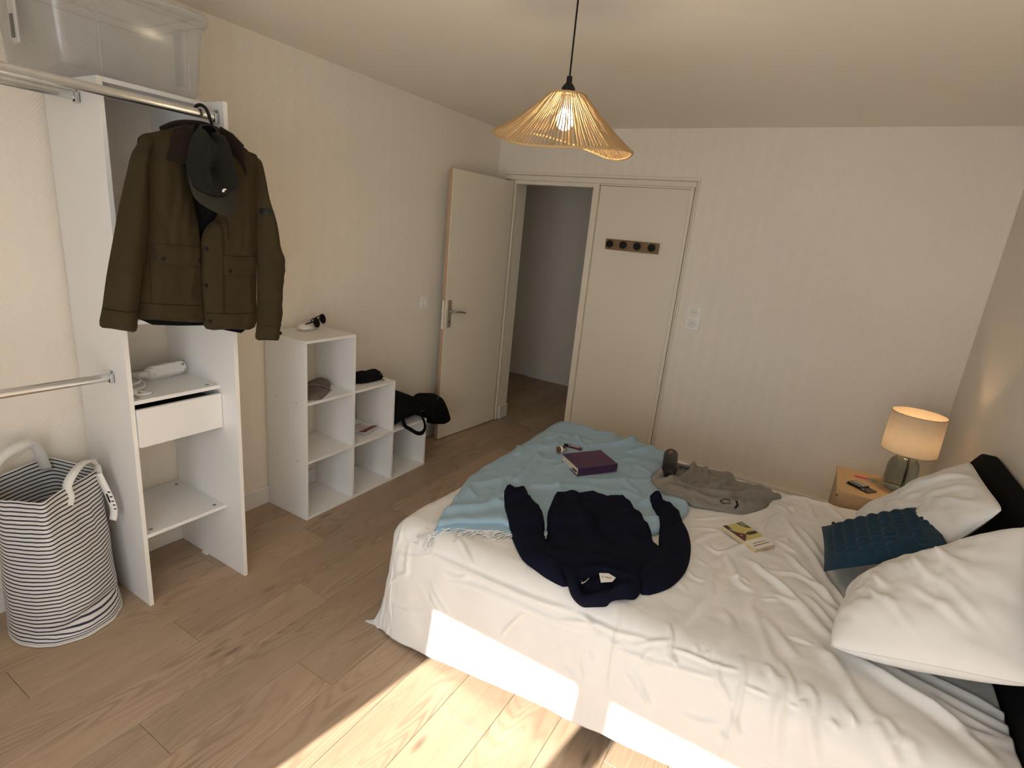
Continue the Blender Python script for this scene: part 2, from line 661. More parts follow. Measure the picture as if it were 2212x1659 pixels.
# skirting boards
struct(MB().box(0, 0.012, YN, -0.015, 0, 0.105), 'baseboard_left', 'base', 'cream skirting board along the wardrobe wall', bevel=0.002)
struct(MB().box(1.645, W, -0.013, 0.0, 0, 0.108), 'baseboard_back', 'base', 'cream skirting board along the wall behind the bed', bevel=0.002)
struct(MB().box(W - 0.012, W, YN, -0.013, 0, 0.108), 'baseboard_right', 'base', 'cream skirting board along the headboard wall', bevel=0.002)
struct(MB().box(0.19, 0.200, 0.036, 0.17, 0, 0.12), 'baseboard_doorway', 'base', 'short cream skirting piece inside the doorway', bevel=0.002)
# hall beyond the door
struct(MB().box(-1.2, -0.376, 1.62, 1.72, 0, H), 'wall_hall_far', 'wall', 'dim hallway wall seen through the doorway')
struct(MB().box(-0.376, 1.2, 1.59, 1.72, 0, H), 'wall_hall_near', 'wall', 'dim hallway wall pier seen through the doorway')
struct(MB().box(-1.3, -1.2, 0.0, 1.72, 0, H), 'wall_hall_left', 'wall', 'end wall of the dim hallway')
struct(MB().box(-1.3, -0.15, 0.0, 0.10, 0, H), 'wall_hall_back', 'wall', 'hallway side of the bedroom wall')
struct(MB().box(1.05, 1.15, 0.1, 1.72, 0, H), 'wall_hall_right', 'wall', 'side wall of the dim hallway')
struct(MB().box(-0.90, -0.376, 1.605, 1.62, 0, 0.115), 'baseboard_hall', 'base', 'hallway skirting board seen through the doorway')
struct(MB().box(-0.376, 1.05, 1.577, 1.59, 0, 0.12), 'baseboard_hall_pier', 'base', 'hallway pier skirting board seen through the doorway')
# threshold strip
struct(MB().box(0.20, 0.87, -0.004, 0.032, -0.008, 0.004), 'trim_3', plain('threshold_steel', (0.42, 0.39, 0.35), 0.35, metal=0.7), 'thin metal threshold strip on the doorway floor', bevel=0.002)

# door frame with fixed panel
tr1 = thing('trim_1', 'cream painted door frame with casing around doorway and fixed panel', 'trim', (0.85, 0, 0), kind='structure')
def tb(name, *b, bevel=0.003):
    return build(MB().box(*b), name, 'cream', tr1, bevel=bevel)
tb('casing', 0.066, 1.642, -0.010, 0.02, 2.103, 2.1245)
tb('casing', 1.627, 1.642, -0.010, 0.02, 0, 2.103)
tb('head', 0.080, 1.622, -0.022, 0.06, 2.062, 2.098)
tb('head', 0.19, 0.880, -0.016, 0.05, 2.031, 2.062)
tb('jamb', 1.588, 1.612, -0.022, 0.06, 0, 2.062)
tb('jamb', 1.615, 1.625, -0.008, 0.06, 0, 2.103)
tb('jamb', 0.120, 0.190, -0.010, 0.034, 0, 2.062)
tb('post', 0.868, 0.915, -0.024, 0.10, 0, 2.062)
tb('head_strip', 0.918, 1.585, -0.008, 0.03, 2.050, 2.062, bevel=0.002)
pn = tb('panel', 0.917, 1.586, 0.000, 0.035, 0.012, 2.048, bevel=0.002)
pn['label'] = 'plain cream fixed panel carrying the coat rack'
tb('sill', 0.915, 1.588, -0.012, 0.03, 0, 0.010)

# open door leaf
dx, dy = 0.1858 - 0.1201, -0.0413 + 0.7637
ang = math.atan2(-dy, -dx)   # from hinge to free edge
dr = thing('door_1', 'cream flush bedroom door standing wide open', 'door', (0.1858, -0.0413, 0), (0, 0, ang), kind='structure')
DW = math.hypot(dx, dy)
T = 0.038
# local x: hinge->free edge, +y side is the room-facing face (towards +X world)
build(MB().box(0, DW, -T, 0, 0.008, 2.045), 'door_leaf', 'cream', dr, world=False, bevel=0.0015)
build(MB().box(DW, DW + 0.002, -T + 0.001, -0.006, 0.010, 2.043), 'door_edge', 'rawedge', dr, world=False)
lk = build(MB().box(DW + 0.002, DW + 0.0045, -T + 0.009, -0.012, 0.90, 1.115), 'lock_plate', 'plastic_w', dr, world=False)
build(MB().box(DW + 0.004, DW + 0.014, -T + 0.013, -0.018, 1.03, 1.055), 'latch', 'plastic_w', lk, world=False, bevel=0.002)
hd = build(MB().box(DW - 0.062, DW - 0.026, 0, 0.007, 0.912, 1.118), 'handle_plate', 'nickel', dr, world=False, bevel=0.002)
xh = DW - 0.044
build(MB().tube([(xh, 0.005, 1.035), (xh, 0.045, 1.035), (xh - 0.006, 0.053, 1.035), (xh - 0.03, 0.055, 1.036), (xh - 0.075, 0.055, 1.033), (xh - 0.125, 0.056, 1.022)], [0.008, 0.008, 0.009, 0.008, 0.0075, 0.007], 12), 'lever', 'nickel', hd, smooth=50, world=False)
build(MB().cyl((xh, 0.006, 0.955), (xh, 0.0085, 0.955), 0.006, n=16), 'keyhole', 'hole', hd, world=False)
# door stop on the skirting
ds = MB().lathe([(0.014, 0), (0.014, 0.012), (0.009, 0.018), (0.008, 0.045), (0.012, 0.05), (0.012, 0.06), (0.006, 0.064)], 16)
ds.xf(Matrix.Translation((0.013, -0.86, 0.06)) @ Matrix.Rotation(PI / 2, 4, 'Y'))
tag(build(ds, 'door_stop', 'plastic_w', smooth=40), 'white door stop on the skirting beside the open door', 'door stop')
# ------------------------------------------------------------------ open wardrobe
YA, YB, YC = -3.0555, -2.686, -3.95
wd = thing('wardrobe', 'tall white open wardrobe tower with shelves and one drawer', 'wardrobe', (0.21, (YA + YB) / 2, 0))
tp = 0.016
def wp(name, *b, mat='white', bevel=0.001):
    return build(MB().box(*b), name, mat, wd, bevel=bevel)
SHX = 0.404
wp('side_panel', 0.015, SHX, YA, YA + tp, 0, 2.0155)
wp('side_panel', 0.015, 0.5187, YB - tp, YB, 0, 2.0155)
wp('edge_band', SHX, SHX + 0.001, YA + 0.0005, YA + tp - 0.0005, 0, 2.015, mat='edge', bevel=0)
wp('edge_band', 0.5187, 0.5197, YB - tp + 0.0005, YB - 0.0005, 0, 2.015, mat='edge', bevel=0)
wp('top_panel', 0.015, SHX, YA + tp, YB - tp, 2.0, 2.0155)
yi0, yi1 = YA + tp, YB - tp
for zt in (0.331, 0.905, 1.212):
    sh = wp('shelf', 0.015, SHX, yi0, yi1, zt - 0.016, zt)
    if zt < 1.0:
        for (cx, cy) in ((0.37, yi0 + 0.030), (0.37, yi1 - 0.035), (0.06, yi0 + 0.03), (0.06, yi1 - 0.035)):
            build(MB().cyl((cx, cy, zt - 0.002), (cx, cy, zt + 0.0006), 0.008, n=16), 'cam_lock', 'screw', sh)
dw = build(MB().box(SHX - 0.004, SHX + 0.012, yi0 + 0.002, yi1 - 0.002, 0.716, 0.870), 'drawer', 'white', wd, bevel=0.001)
dbx = MB().box(0.06, SHX - 0.004, yi0 + 0.014, yi0 + 0.026, 0.735, 0.845).box(0.06, SHX - 0.004, yi1 - 0.026, yi1 - 0.014, 0.735, 0.845)
dbx.box(0.05, 0.06, yi0 + 0.014, yi1 - 0.014, 0.735, 0.845).box(0.05, SHX - 0.004, yi0 + 0.014, yi1 - 0.014, 0.730, 0.735)
build(dbx, 'drawer_box', plain('drawer_box_grey', (0.10, 0.095, 0.09), 0.7), dw)
# small levelling foot under the inner side
build(MB().box(0.20, 0.235, yi1 - 0.012, yi1 - 0.002, 0.0, 0.007), 'foot', 'plastic_w', wd)
# far support panel of the rails, beside the window
wp('side_panel', 0.015, 0.5187, YC - tp, YC, 0, 2.0155)

def rail(x, z, y0, y1, label, wall_end=True):
    t = thing('clothes_rail', label, 'rail', (x, (y0 + y1) / 2, z), group='steel clothes rails')
    # oval tube with a top flat
    mb = MB()
    n = 20
    prof = []
    for k in range(n):
        a = 2 * PI * k / n
        prof.append((0.0075 * (abs(math.cos(a)) ** 0.6) * (1 if math.cos(a) > 0 else -1), 0.0155 * math.sin(a)))
    mb.prism(prof, lambda p: (x + p[0], y0, z + p[1]), lambda p: (x + p[0], y1, z + p[1]))
    build(mb, 'tube', 'chrome', t, smooth=40)
    for ye, s in ((y0, 1), (y1, -1)):
        b = MB()
        b.box(x - 0.013, x + 0.013, ye, ye + s * 0.003, z - 0.020, z + 0.024)
        b.box(x - 0.013, x - 0.009, ye, ye + s * 0.014, z - 0.020, z + 0.012)
        b.box(x + 0.009, x + 0.013, ye, ye + s * 0.014, z - 0.020, z + 0.012)
        b.box(x - 0.013, x + 0.013, ye, ye + s * 0.014, z - 0.022, z - 0.018)
        br = build(b, 'bracket', 'chrome', t, bevel=0.0008)
        build(MB().cyl((x, ye + s * 0.002, z + 0.0195), (x, ye + s * 0.005, z + 0.0195), 0.0045, n=12), 'screw', 'screw', br)
    return t
rail(0.478, 1.962, YC, YB - tp, 'long steel clothes rail across the wardrobe front with the jacket hanging from it')
rail(0.268, 1.957, YC, YA, 'upper steel clothes rail ending at the outer side of the wardrobe, behind the long rail')
rail(0.296, 0.982, YC, YA, 'low steel clothes rail above the striped laundry basket')

# ------------------------------------------------------------------ clear storage box on top
bm_, nt, bs = new_mat('clear_plastic')
tr = N(nt, 'ShaderNodeBsdfTransparent')
tr.inputs[0].default_value = (0.97, 0.975, 0.98, 1)
df = N(nt, 'ShaderNodeBsdfTranslucent')
df.inputs[0].default_value = (0.86, 0.86, 0.85, 1)
d2 = N(nt, 'ShaderNodeBsdfDiffuse')
d2.inputs[0].default_value = (0.84, 0.84, 0.83, 1)
gl = N(nt, 'ShaderNodeBsdfGlossy')
gl.inputs['Roughness'].default_value = 0.2
m0 = N(nt, 'ShaderNodeMixShader'); m0.inputs[0].default_value = 0.6
m1 = N(nt, 'ShaderNodeMixShader'); m1.inputs[0].default_value = 0.24
m2 = N(nt, 'ShaderNodeMixShader'); m2.inputs[0].default_value = 0.05
nt.links.new(df.outputs[0], m0.inputs[1]); nt.links.new(d2.outputs[0], m0.inputs[2])
nt.links.new(tr.outputs[0], m1.inputs[1]); nt.links.new(m0.outputs[0], m1.inputs[2])
nt.links.new(m1.outputs[0], m2.inputs[1]); nt.links.new(gl.outputs[0], m2.inputs[2])
nt.links.new(m2.outputs[0], nt.nodes['Material Output'].inputs['Surface'])
M['clear'] = bm_
bx = thing('storage_box', 'large clear plastic lidded storage box on top of the wardrobe', 'box', (0.22, -2.94, 2.0157))
def rrect(x0, x1, y0, y1, r, n=6):
    o = []
    for cx, cy, a0 in ((x1 - r, y1 - r, 0), (x0 + r, y1 - r, 90), (x0 + r, y0 + r, 180), (x1 - r, y0 + r, 270)):
        for k in range(n + 1):
            a = math.radians(a0 + 90 * k / n)
            o.append((cx + r * math.cos(a), cy + r * math.sin(a)))
    return o
def shell(levels, mb=None, cap=True):
    """stack of same-length loops -> surface"""
    mb = mb or MB()
    n = len(levels[0][0])
    vs = [(p[0], p[1], z) for lp, z in levels for p in lp]
    fs = []
    for i in range(len(levels) - 1):
        fs += [(i * n + k, i * n + (k + 1) % n, (i + 1) * n + (k + 1) % n, (i + 1) * n + k) for k in range(n)]
    if cap:
        fs.append(tuple(range(n))[::-1])
    return mb.add(vs, fs)
bz = 2.0165
Y0, Y1 = -3.165, -2.715
tub = shell([(rrect(0.045, 0.405, Y0 + 0.012, Y1 - 0.012, 0.035), bz), (rrect(0.032, 0.418, Y0 + 0.004, Y1 - 0.004, 0.035), bz + 0.012),
             (rrect(0.022, 0.430, Y0 - 0.010, Y1 + 0.014, 0.035), bz + 0.235), (rrect(0.012, 0.442, Y0 - 0.022, Y1 + 0.026, 0.04), bz + 0.242),
             (rrect(0.012, 0.442, Y0 - 0.022, Y1 + 0.026, 0.04), bz + 0.252)])
build(tub, 'tub', 'clear', bx, smooth=50, solid=0.0022)
lidl = shell([(rrect(0.008, 0.452, Y0 - 0.030, Y1 + 0.034, 0.045), bz + 0.250), (rrect(0.008, 0.452, Y0 - 0.030, Y1 + 0.034, 0.045), bz + 0.272),
              (rrect(0.013, 0.446, Y0 - 0.025, Y1 + 0.029, 0.042), bz + 0.278), (rrect(0.03, 0.43, Y0 - 0.008, Y1 + 0.012, 0.035), bz + 0.278), (rrect(0.035, 0.425, Y0 - 0.004, Y1 + 0.008, 0.035), bz + 0.271)], cap=False)
nn = len(rrect(0, 1, 0, 1, 0.1))
lidl.f.append(tuple(4 * nn + k for k in range(nn)))
build(lidl, 'lid', 'clear', bx, smooth=40, solid=0.002)
# ribs on the front
for yy in (-3.05, -2.77):
    build(MB().box(0.4245, 0.4275, yy, yy + 0.005, bz + 0.02, bz + 0.22), 'rib', 'clear', bx)
# latches on the two ends
for ye, s in ((Y0 - 0.012, -1), (Y1 + 0.012, 1)):
    lt = build(MB().box(0.205, 0.255, ye - 0.004 + s * 0.014, ye + 0.004 + s * 0.014, bz + 0.06, bz + 0.26), 'latch', plain('latch_grey', (0.55, 0.55, 0.54), 0.35), bx, bevel=0.003)
    build(MB().box(0.220, 0.240, ye + s * 0.019 - 0.002, ye + s * 0.019 + 0.002, bz + 0.075, bz + 0.14), 'latch_grip', plain('latch_dark', (0.12, 0.12, 0.12), 0.4), lt, bevel=0.001)

# ------------------------------------------------------------------ hanger, jacket, cap
hg = thing('coat_hanger', 'black plastic coat hanger on the long steel rail, mostly inside the jacket', 'hanger', (0.55, -2.80, 1.80))
hk = [(0.452, -2.772, 1.962), (0.4555, -2.770, 1.978), (0.466, -2.767, 1.988), (0.480, -2.763, 1.9905), (0.494, -2.759, 1.985), (0.505, -2.755, 1.972), (0.512, -2.751, 1.950), (0.525, -2.752, 1.925), (0.545, -2.768, 1.905), (0.560, -2.79, 1.885)]
build(MB().tube(catmull(hk, 4, False), 0.0058, 10), 'hook', 'black', hg, smooth=60)
arms = [(0.565, -3.015, 1.795), (0.567, -2.94, 1.845), (0.565, -2.84, 1.878), (0.563, -2.79, 1.884), (0.565, -2.74, 1.872), (0.568, -2.68, 1.845), (0.57, -2.63, 1.80)]
build(MB().tube(catmull(arms, 4, False), 0.007, 10), 'arms', 'black', hg, smooth=60)

M['olive'] = cloth_mat('olive_waxed_cotton', (0.038, 0.028, 0.0125), (0.054, 0.040, 0.020), 16, 900, 0.0004, 0.02, 0.72)
M['olive_d'] = cloth_mat('olive_stitching', (0.019, 0.014, 0.007), (0.024, 0.018, 0.010), 30, 900, 0.0003, 0.02)
M['cord'] = cloth_mat('brown_corduroy', (0.014, 0.0085, 0.006), (0.021, 0.013, 0.009), 40, 700, 0.0009, 0.05, stretch=(1, 1, 0.25))
M['lining'] = cloth_mat('dark_lining', (0.006, 0.006, 0.007), (0.010, 0.010, 0.011), 40, 700, sheen=0.02)
J_SL = [(-3.032, 1.836), (-3.059, 1.8), (-3.075, 1.771), (-3.092, 1.716), (-3.12, 1.623), (-3.146, 1.521), (-3.176, 1.404), (-3.196, 1.31), (-3.21, 1.248), (-3.179, 1.235), (-3.141, 1.224), (-3.105, 1.219), (-3.095, 1.278), (-3.077, 1.378), (-3.06, 1.452), (-3.047, 1.525), (-3.037, 1.621), (-3.029, 1.715), (-3.015, 1.78), (-3.005, 1.83)]
J_SR = [(-2.62, 1.831), (-2.605, 1.796), (-2.582, 1.687), (-2.554, 1.603), (-2.539, 1.515), (-2.519, 1.449), (-2.528, 1.362), (-2.538, 1.274), (-2.535, 1.236), (-2.551, 1.172), (-2.56, 1.125), (-2.614, 1.128), (-2.663, 1.139), (-2.657, 1.202), (-2.65, 1.365), (-2.646, 1.541), (-2.643, 1.709), (-2.652, 1.806), (-2.655, 1.835)]
J_TL = [(-3.032, 1.836), (-2.988, 1.857), (-2.94, 1.876), (-2.905, 1.892), (-2.874, 1.893), (-2.888, 1.771), (-2.878, 1.684), (-2.867, 1.604), (-2.859, 1.517), (-2.862, 1.372), (-2.863, 1.261), (-2.862, 1.225), (-2.95, 1.234), (-3.026, 1.246), (-3.098, 1.258), (-3.094, 1.278), (-3.077, 1.378), (-3.062, 1.452), (-3.051, 1.525), (-3.044, 1.62), (-3.038, 1.714), (-3.039, 1.777)]
J_TR = [(-2.62, 1.831), (-2.66, 1.852), (-2.701, 1.865), (-2.74, 1.896), (-2.774, 1.903), (-2.785, 1.796), (-2.785, 1.694), (-2.794, 1.61), (-2.831, 1.576), (-2.855, 1.532), (-2.862, 1.479), (-2.866, 1.372), (-2.865, 1.261), (-2.859, 1.199), (-2.763, 1.189), (-2.66, 1.186), (-2.649, 1.305), (-2.639, 1.541), (-2.627, 1.711)]
J_BACK = [(-3.033, 1.831), (-2.988, 1.855), (-2.905, 1.892), (-2.848, 1.907), (-2.784, 1.913), (-2.74, 1.896), (-2.62, 1.826), (-2.632, 1.655), (-2.656, 1.195), (-2.858, 1.209), (-3.097, 1.263), (-3.054, 1.525), (-3.036, 1.759)]
jk = thing('jacket', 'olive brown cotton jacket with brown corduroy collar hanging on the wardrobe rail', 'jacket', (0.59, -2.86, 1.12))
JX = 0.592
jsurf = {}
def jpart(name, outl, mat, hf, hb, sp=0.011, key=None, parent=None, smooth=60, cat=True, xoff=0.0, n=3):
    o = catmull(outl, n) if cat else outl
    mb, P, F, d = inflate(o, sp, hf, hb, lambda p, h: (JX + xoff + h, p[0], p[1]))
    ob = build(mb, name, mat, parent or jk, smooth=smooth)
    if key:
        jsurf[key] = (P, F + JX + xoff)
    return ob
def lat(P, outl):
    """horizontal distance to the left and right border of an outline"""
    A = np.array(catmull(outl, 3))
    B = np.roll(A, -1, 0)
    out = np.zeros(len(P))
    for i, p in enumerate(P):
        m = (A[:, 1] > p[1]) != (B[:, 1] > p[1])
        if not m.any():
            out[i] = 0.0 if False else 0.004
            continue
        xs = A[m, 0] + (B[m, 0] - A[m, 0]) * (p[1] - A[m, 1]) / (B[m, 1] - A[m, 1])
        out[i] = max(0, min(p[0] - xs.min(), xs.max() - p[0]))
    top = A[:, 1].max()
    return out
def shd(P, d, outl, ztop):
    """side distance, blended with border distance near the shoulder"""
    l = lat(P, outl)
    k = np.clip((P[:, 1] - (ztop - 0.10)) / 0.08, 0, 1)
    return l * (1 - k) + d * k
def wr(P, a, sy, sz, seed):
    return a * fb(P, sy, sz, seed, 2)
jpart('back_panel', J_BACK, 'lining', lambda P, d: -0.012 - dome(d, 0.06, 0.006), lambda P, d: -0.012 - dome(d, 0.10, 0.030), 0.02)
def fold(P, pts, h, w):
    A = np.array(pts, float)
    d = np.full(len(P), 1e9)
    for a, b in zip(A[:-1], A[1:]):
        ab = b - a
        t = np.clip(((P - a) @ ab) / (ab @ ab), 0, 1)
        d = np.minimum(d, np.hypot(*(P - a - t[:, None] * ab).T))
    return h * (np.exp(-(d / w) ** 2) - 0.4 * np.exp(-(d / (2.2 * w)) ** 2))
FT = {1: [([(-2.93, 1.70), (-2.95, 1.60), (-2.96, 1.52)], .008, .014), ([(-2.90, 1.66), (-2.93, 1.56)], .006, .012), ([(-2.97, 1.76), (-2.99, 1.62)], .006, .018), ([(-2.90, 1.42), (-2.93, 1.33), (-2.90, 1.30)], .007, .014), ([(-2.99, 1.41), (-2.97, 1.33)], .006, .015), ([(-3.02, 1.60), (-3.00, 1.52)], .006, .014), ([(-3.0, 1.27), (-2.92, 1.26)], .004, .01)],
      4: [([(-2.72, 1.60), (-2.74, 1.50)], .007, .013), ([(-2.69, 1.62), (-2.70, 1.49)], .006, .012), ([(-2.76, 1.36), (-2.74, 1.28)], .006, .014), ([(-2.70, 1.38), (-2.69, 1.27)], .006, .014), ([(-2.72, 1.78), (-2.73, 1.66)], .006, .016), ([(-2.83, 1.45), (-2.84, 1.30)], .004, .010)]}
def fpan(seed, outl, base, th):
    def f(P, d):
        e = np.clip(d / .015, 0, 1)
        h = base + dome2(shd(P, d, outl, 1.89), 0.07, 0.034) + wr(P, 0.0040, 26, 6, seed) * e
        for pts, hh, w_ in FT[seed]:
            h = h + fold(P, pts, hh, w_) * e
        return h
    return f, (lambda P, d: f(P, d) - th)
f1, f2 = fpan(1, J_TL, 0.0, 0.005)
jpart('front_panel', J_TL, 'olive', f1, f2, key='TL', sp=0.0095)
f1, f2 = fpan(4, J_TR, 0.007, 0.005)
jpart('front_panel', J_TR, 'olive', f1, f2, key='TR', sp=0.0095)
def slv(seed):
    # soft cross-folds concentrated at elbow and above the cuff
    def g(P, d, s):
        z = P[:, 1]
        el = np.exp(-((z - 1.45) / 0.10) ** 2) + np.exp(-((z - 1.30) / 0.03) ** 2)
        diag = np.sin(90 * z + 30 * P[:, 0] + 4 * fb(P, 8, 8, seed, 2))
        return np.clip(d / .025, 0, 1) * (0.0055 * fb(P, 20, 8, seed, 2) + 0.0034 * el * diag * s)
    return g
for nm, ol, sd, xo in (('sleeve', J_SL, 11, 0.020), ('sleeve', J_SR, 23, 0.014)):
    g = slv(sd)
    jpart(nm, ol, 'olive', lambda P, d, g=g, ol=ol: dome2(shd(P, d, ol, 1.836), 0.055, 0.050) + g(P, d, 1), lambda P, d, ol=ol: -dome2(shd(P, d, ol, 1.836), 0.055, 0.040), key='SL' if sd == 11 else 'SR', xoff=xo)
def jx(key, y, z):
    P, X = jsurf[key]
    dd = (P[:, 0] - y) ** 2 + (P[:, 1] - z) ** 2
    i = np.argsort(dd)[:4]
    w = 1 / (dd[i] + 1e-7)
    return float((X[i] * w).sum() / w.sum())
def seam(key, pts, r=0.0011, lift=0.0006, name='seam', mat='olive_d'):
    Q = []
    for a, b in zip(pts[:-1], pts[1:]):
        k = max(2, int(math.dist(a, b) / 0.012))
        Q += [(a[0] + (b[0] - a[0]) * i / k, a[1] + (b[1] - a[1]) * i / k) for i in range(k)]
    Q.append(pts[-1])
    build(MB().tube([(jx(key, y, z) + lift, y, z) for y, z in Q], r, 5), name, mat, jk, smooth=60)
def decal(key, outl, name, mat, th=0.004, lift=0.001, sp=0.01, parent=None):
    P0, X0 = jsurf[key]
    def base(P):
        return np.array([jx(key, p[0], p[1]) for p in P]) - JX
    mb, P, F, d = inflate(outl, sp, lambda P, d: base(P) + lift + dome(d, 0.008, th), lambda P, d: base(P) - 0.003, lambda p, h: (JX + h, p[0], p[1]))
    return build(mb, name, mat, parent or jk, smooth=45)
decal('TL', [(-3.041, 1.509), (-2.957, 1.504), (-2.866, 1.501), (-2.870, 1.434), (-2.941, 1.435), (-3.016, 1.439), (-3.03, 1.472)], 'pocket_flap', 'olive', 0.005, 0.003)
decal('TR', [(-2.803, 1.472), (-2.731, 1.469), (-2.650, 1.47), (-2.651, 1.398), (-2.735, 1.398), (-2.801, 1.402)], 'pocket_flap', 'olive', 0.005, 0.003)
seam('TL', [(-3.041, 1.509), (-2.957, 1.504), (-2.868, 1.501)])
seam('TR', [(-2.803, 1.472), (-2.731, 1.470), (-2.655, 1.47)])
seam('TL', [(-3.042, 1.471), (-3.052, 1.311)])
seam('TL', [(-3.080, 1.312), (-2.97, 1.300), (-2.868, 1.289)], 0.0014)
seam('TR', [(-2.862, 1.262), (-2.812, 1.257), (-2.656, 1.248)], 0.0014)
seam('TR', [(-2.812, 1.257), (-2.804, 1.403), (-2.801, 1.598)])
seam('TR', [(-2.806, 1.257), (-2.798, 1.403), (-2.795, 1.598)])
seam('TR', [(-2.775, 1.611), (-2.779, 1.53)], 0.0016)
seam('SL', [(-3.199, 1.303), (-3.14, 1.292), (-3.092, 1.286)], 0.0014)
seam('SR', [(-2.656, 1.202), (-2.60, 1.192), (-2.545, 1.186)], 0.0014)
for key, y, z in (('TR', -2.848, 1.493), ('TR', -2.856, 1.362), ('TR', -2.853, 1.23), ('TL', -2.886, 1.453), ('TL', -3.010, 1.459), ('TR', -2.782, 1.418), ('SR', -2.572, 1.158)):
    x = jx(key, y, z) + (0.006 if abs(z - 1.45) < 0.04 else 0.001)
    b = MB().lathe([(0.0075, 0), (0.0075, 0.002), (0.005, 0.0035), (0.001, 0.003)], 16)
    b.xf(Matrix.Translation((x, y, z)) @ Matrix.Rotation(PI / 2, 4, 'Y'))
    build(b, 'snap_button', 'black', jk, smooth=40)
decal('SR', [(-2.636, 1.652), (-2.603, 1.655), (-2.604, 1.632), (-2.635, 1.629)], 'sleeve_patch', 'black', 0.001, 0.001, 0.008)
jpart('collar', [(-2.94, 1.875), (-2.91, 1.893), (-2.872, 1.902), (-2.881, 1.84), (-2.889, 1.772), (-2.933, 1.772), (-2.976, 1.773), (-2.96, 1.826)], 'cord', lambda P, d: 0.033 + dome(d, 0.02, 0.012) + wr(P, 0.003, 20, 20, 3), lambda P, d: 0.028 + 0 * d, 0.009, n=1, cat=False)
jpart('collar', [(-2.784, 1.913), (-2.74, 1.898), (-2.701, 1.868), (-2.697, 1.82), (-2.687, 1.747), (-2.711, 1.771), (-2.733, 1.814), (-2.775, 1.868)], 'cord', lambda P, d: 0.038 + dome(d, 0.02, 0.012) + wr(P, 0.003, 20, 20, 6), lambda P, d: 0.030 + 0 * d, 0.009, n=1, cat=False)
# stand collar behind the neck
sc = [(JX - 0.030, -2.945, 1.872), (JX - 0.040, -2.90, 1.896), (JX - 0.044, -2.85, 1.910), (JX - 0.042, -2.79, 1.914), (JX - 0.032, -2.735, 1.898), (JX + 0.0, -2.695, 1.868)]
build(MB().tube(catmull(sc, 4, False), 0.013, 8), 'collar_stand', 'cord', jk, smooth=70)

# cap hanging by its strap from the hook
M['capcloth'] = cloth_mat('dark_corduroy_cap', (0.010, 0.0095, 0.0068), (0.020, 0.019, 0.0135), 30, 500, 0.0012, 0.06)
M['brim'] = cloth_mat('dark_corduroy_brim', (0.030, 0.027, 0.019), (0.042, 0.038, 0.028), 40, 600, 0.0008, 0.05)
cp = thing('cap', 'dark grey corduroy cap with a small white emblem hanging over the jacket', 'cap', (0.67, -2.84, 1.62))
CC = [(-2.872, 1.893), (-2.892, 1.871), (-2.906, 1.845), (-2.921, 1.787), (-2.924, 1.74), (-2.918, 1.703), (-2.889, 1.677), (-2.836, 1.668), (-2.779, 1.693), (-2.755, 1.732), (-2.761, 1.761), (-2.773, 1.819), (-2.793, 1.87), (-2.808, 1.888), (-2.828, 1.884), (-2.840, 1.862), (-2.852, 1.868)]
def cap_f(P, d):
    y, z = P[:, 0], P[:, 1]
    dent = np.exp(-(((y + 2.842) / 0.034) ** 2 + ((z - 1.765) / 0.055) ** 2))
    rim = 0.010 * np.exp(-((d - 0.022) / 0.010) ** 2)
    return dome(d, 0.045, 0.062) + rim - 0.056 * dent + 0.004 * fb(P, 30, 20, 2, 3) * np.clip(d / .015, 0, 1)
mb, P, F, d = inflate(catmull(CC, 4), 0.006, cap_f, lambda P, d: -0.004 * np.clip(d / 0.01, 0, 1), lambda p, h: (0.648 + h, p[0], p[1]))
build(mb, 'crown', 'capcloth', cp, smooth=80)
jsurf['CAP'] = (P, F + 0.648)
CB = [(-2.928, 1.735), (-2.915, 1.700), (-2.885, 1.681), (-2.842, 1.676), (-2.8, 1.698), (-2.765, 1.738), (-2.753, 1.701), (-2.758, 1.665), (-2.780, 1.637), (-2.818, 1.622), (-2.856, 1.619), (-2.893, 1.636), (-2.921, 1.672)]
def brim_h(P, d):
    y, z = P[:, 0], P[:, 1]
    return 0.040 + 0.55 * (1.70 - z) * np.clip(1 - ((y + 2.84) / 0.085) ** 2, 0, 1) - 2.6 * (y + 2.84) ** 2
mb, P, F, d = inflate(catmull(CB, 4), 0.007, lambda P, d: brim_h(P, d) + dome(d, 0.004, 0.0018), lambda P, d: brim_h(P, d) - dome(d, 0.004, 0.0018), lambda p, h: (0.648 + h, p[0], p[1]))
build(mb, 'brim', 'brim', cp, smooth=80)
x = jx('CAP', -2.842, 1.777)
bt = MB().lathe([(0.0065, 0), (0.006, 0.003), (0.003, 0.0045), (0.0005, 0.005)], 14).xf(Matrix.Translation((x - 0.001, -2.842, 1.777)) @ Matrix.Rotation(PI / 2, 4, 'Y'))
build(bt, 'top_button', 'brim', cp, smooth=50)
# emblem: small white badge with a curled notch
x = jx('CAP', -2.829, 1.697)
em = []
for k in range(26):
    a = math.radians(-35 - 290 * k / 25)
    em.append((0.0085 * math.cos(a), 0.0085 * math.sin(a)))
em += [(0.001, 0.004), (-0.001, 0.0), (0.002, -0.0035)]
eb = MB().prism(em, lambda p: (0.0, p[0], p[1]), lambda p: (0.0016, p[0], p[1])).xf(Matrix.Translation((x + 0.001, -2.829, 1.699)) @ Matrix.Rotation(math.radians(28), 4, 'Y'))
build(eb, 'emblem', plain('white_badge', (0.85, 0.84, 0.80), 0.6), cp)
build(MB().tube(catmull([(0.652, -2.872, 1.885), (0.620, -2.85, 1.902), (0.585, -2.815, 1.912), (0.555, -2.775, 1.918), (0.575, -2.775, 1.912), (0.63, -2.80, 1.900), (0.655, -2.812, 1.884)], 5, False), 0.0055, 8, flat=0.5), 'strap', 'capcloth', cp, smooth=70)

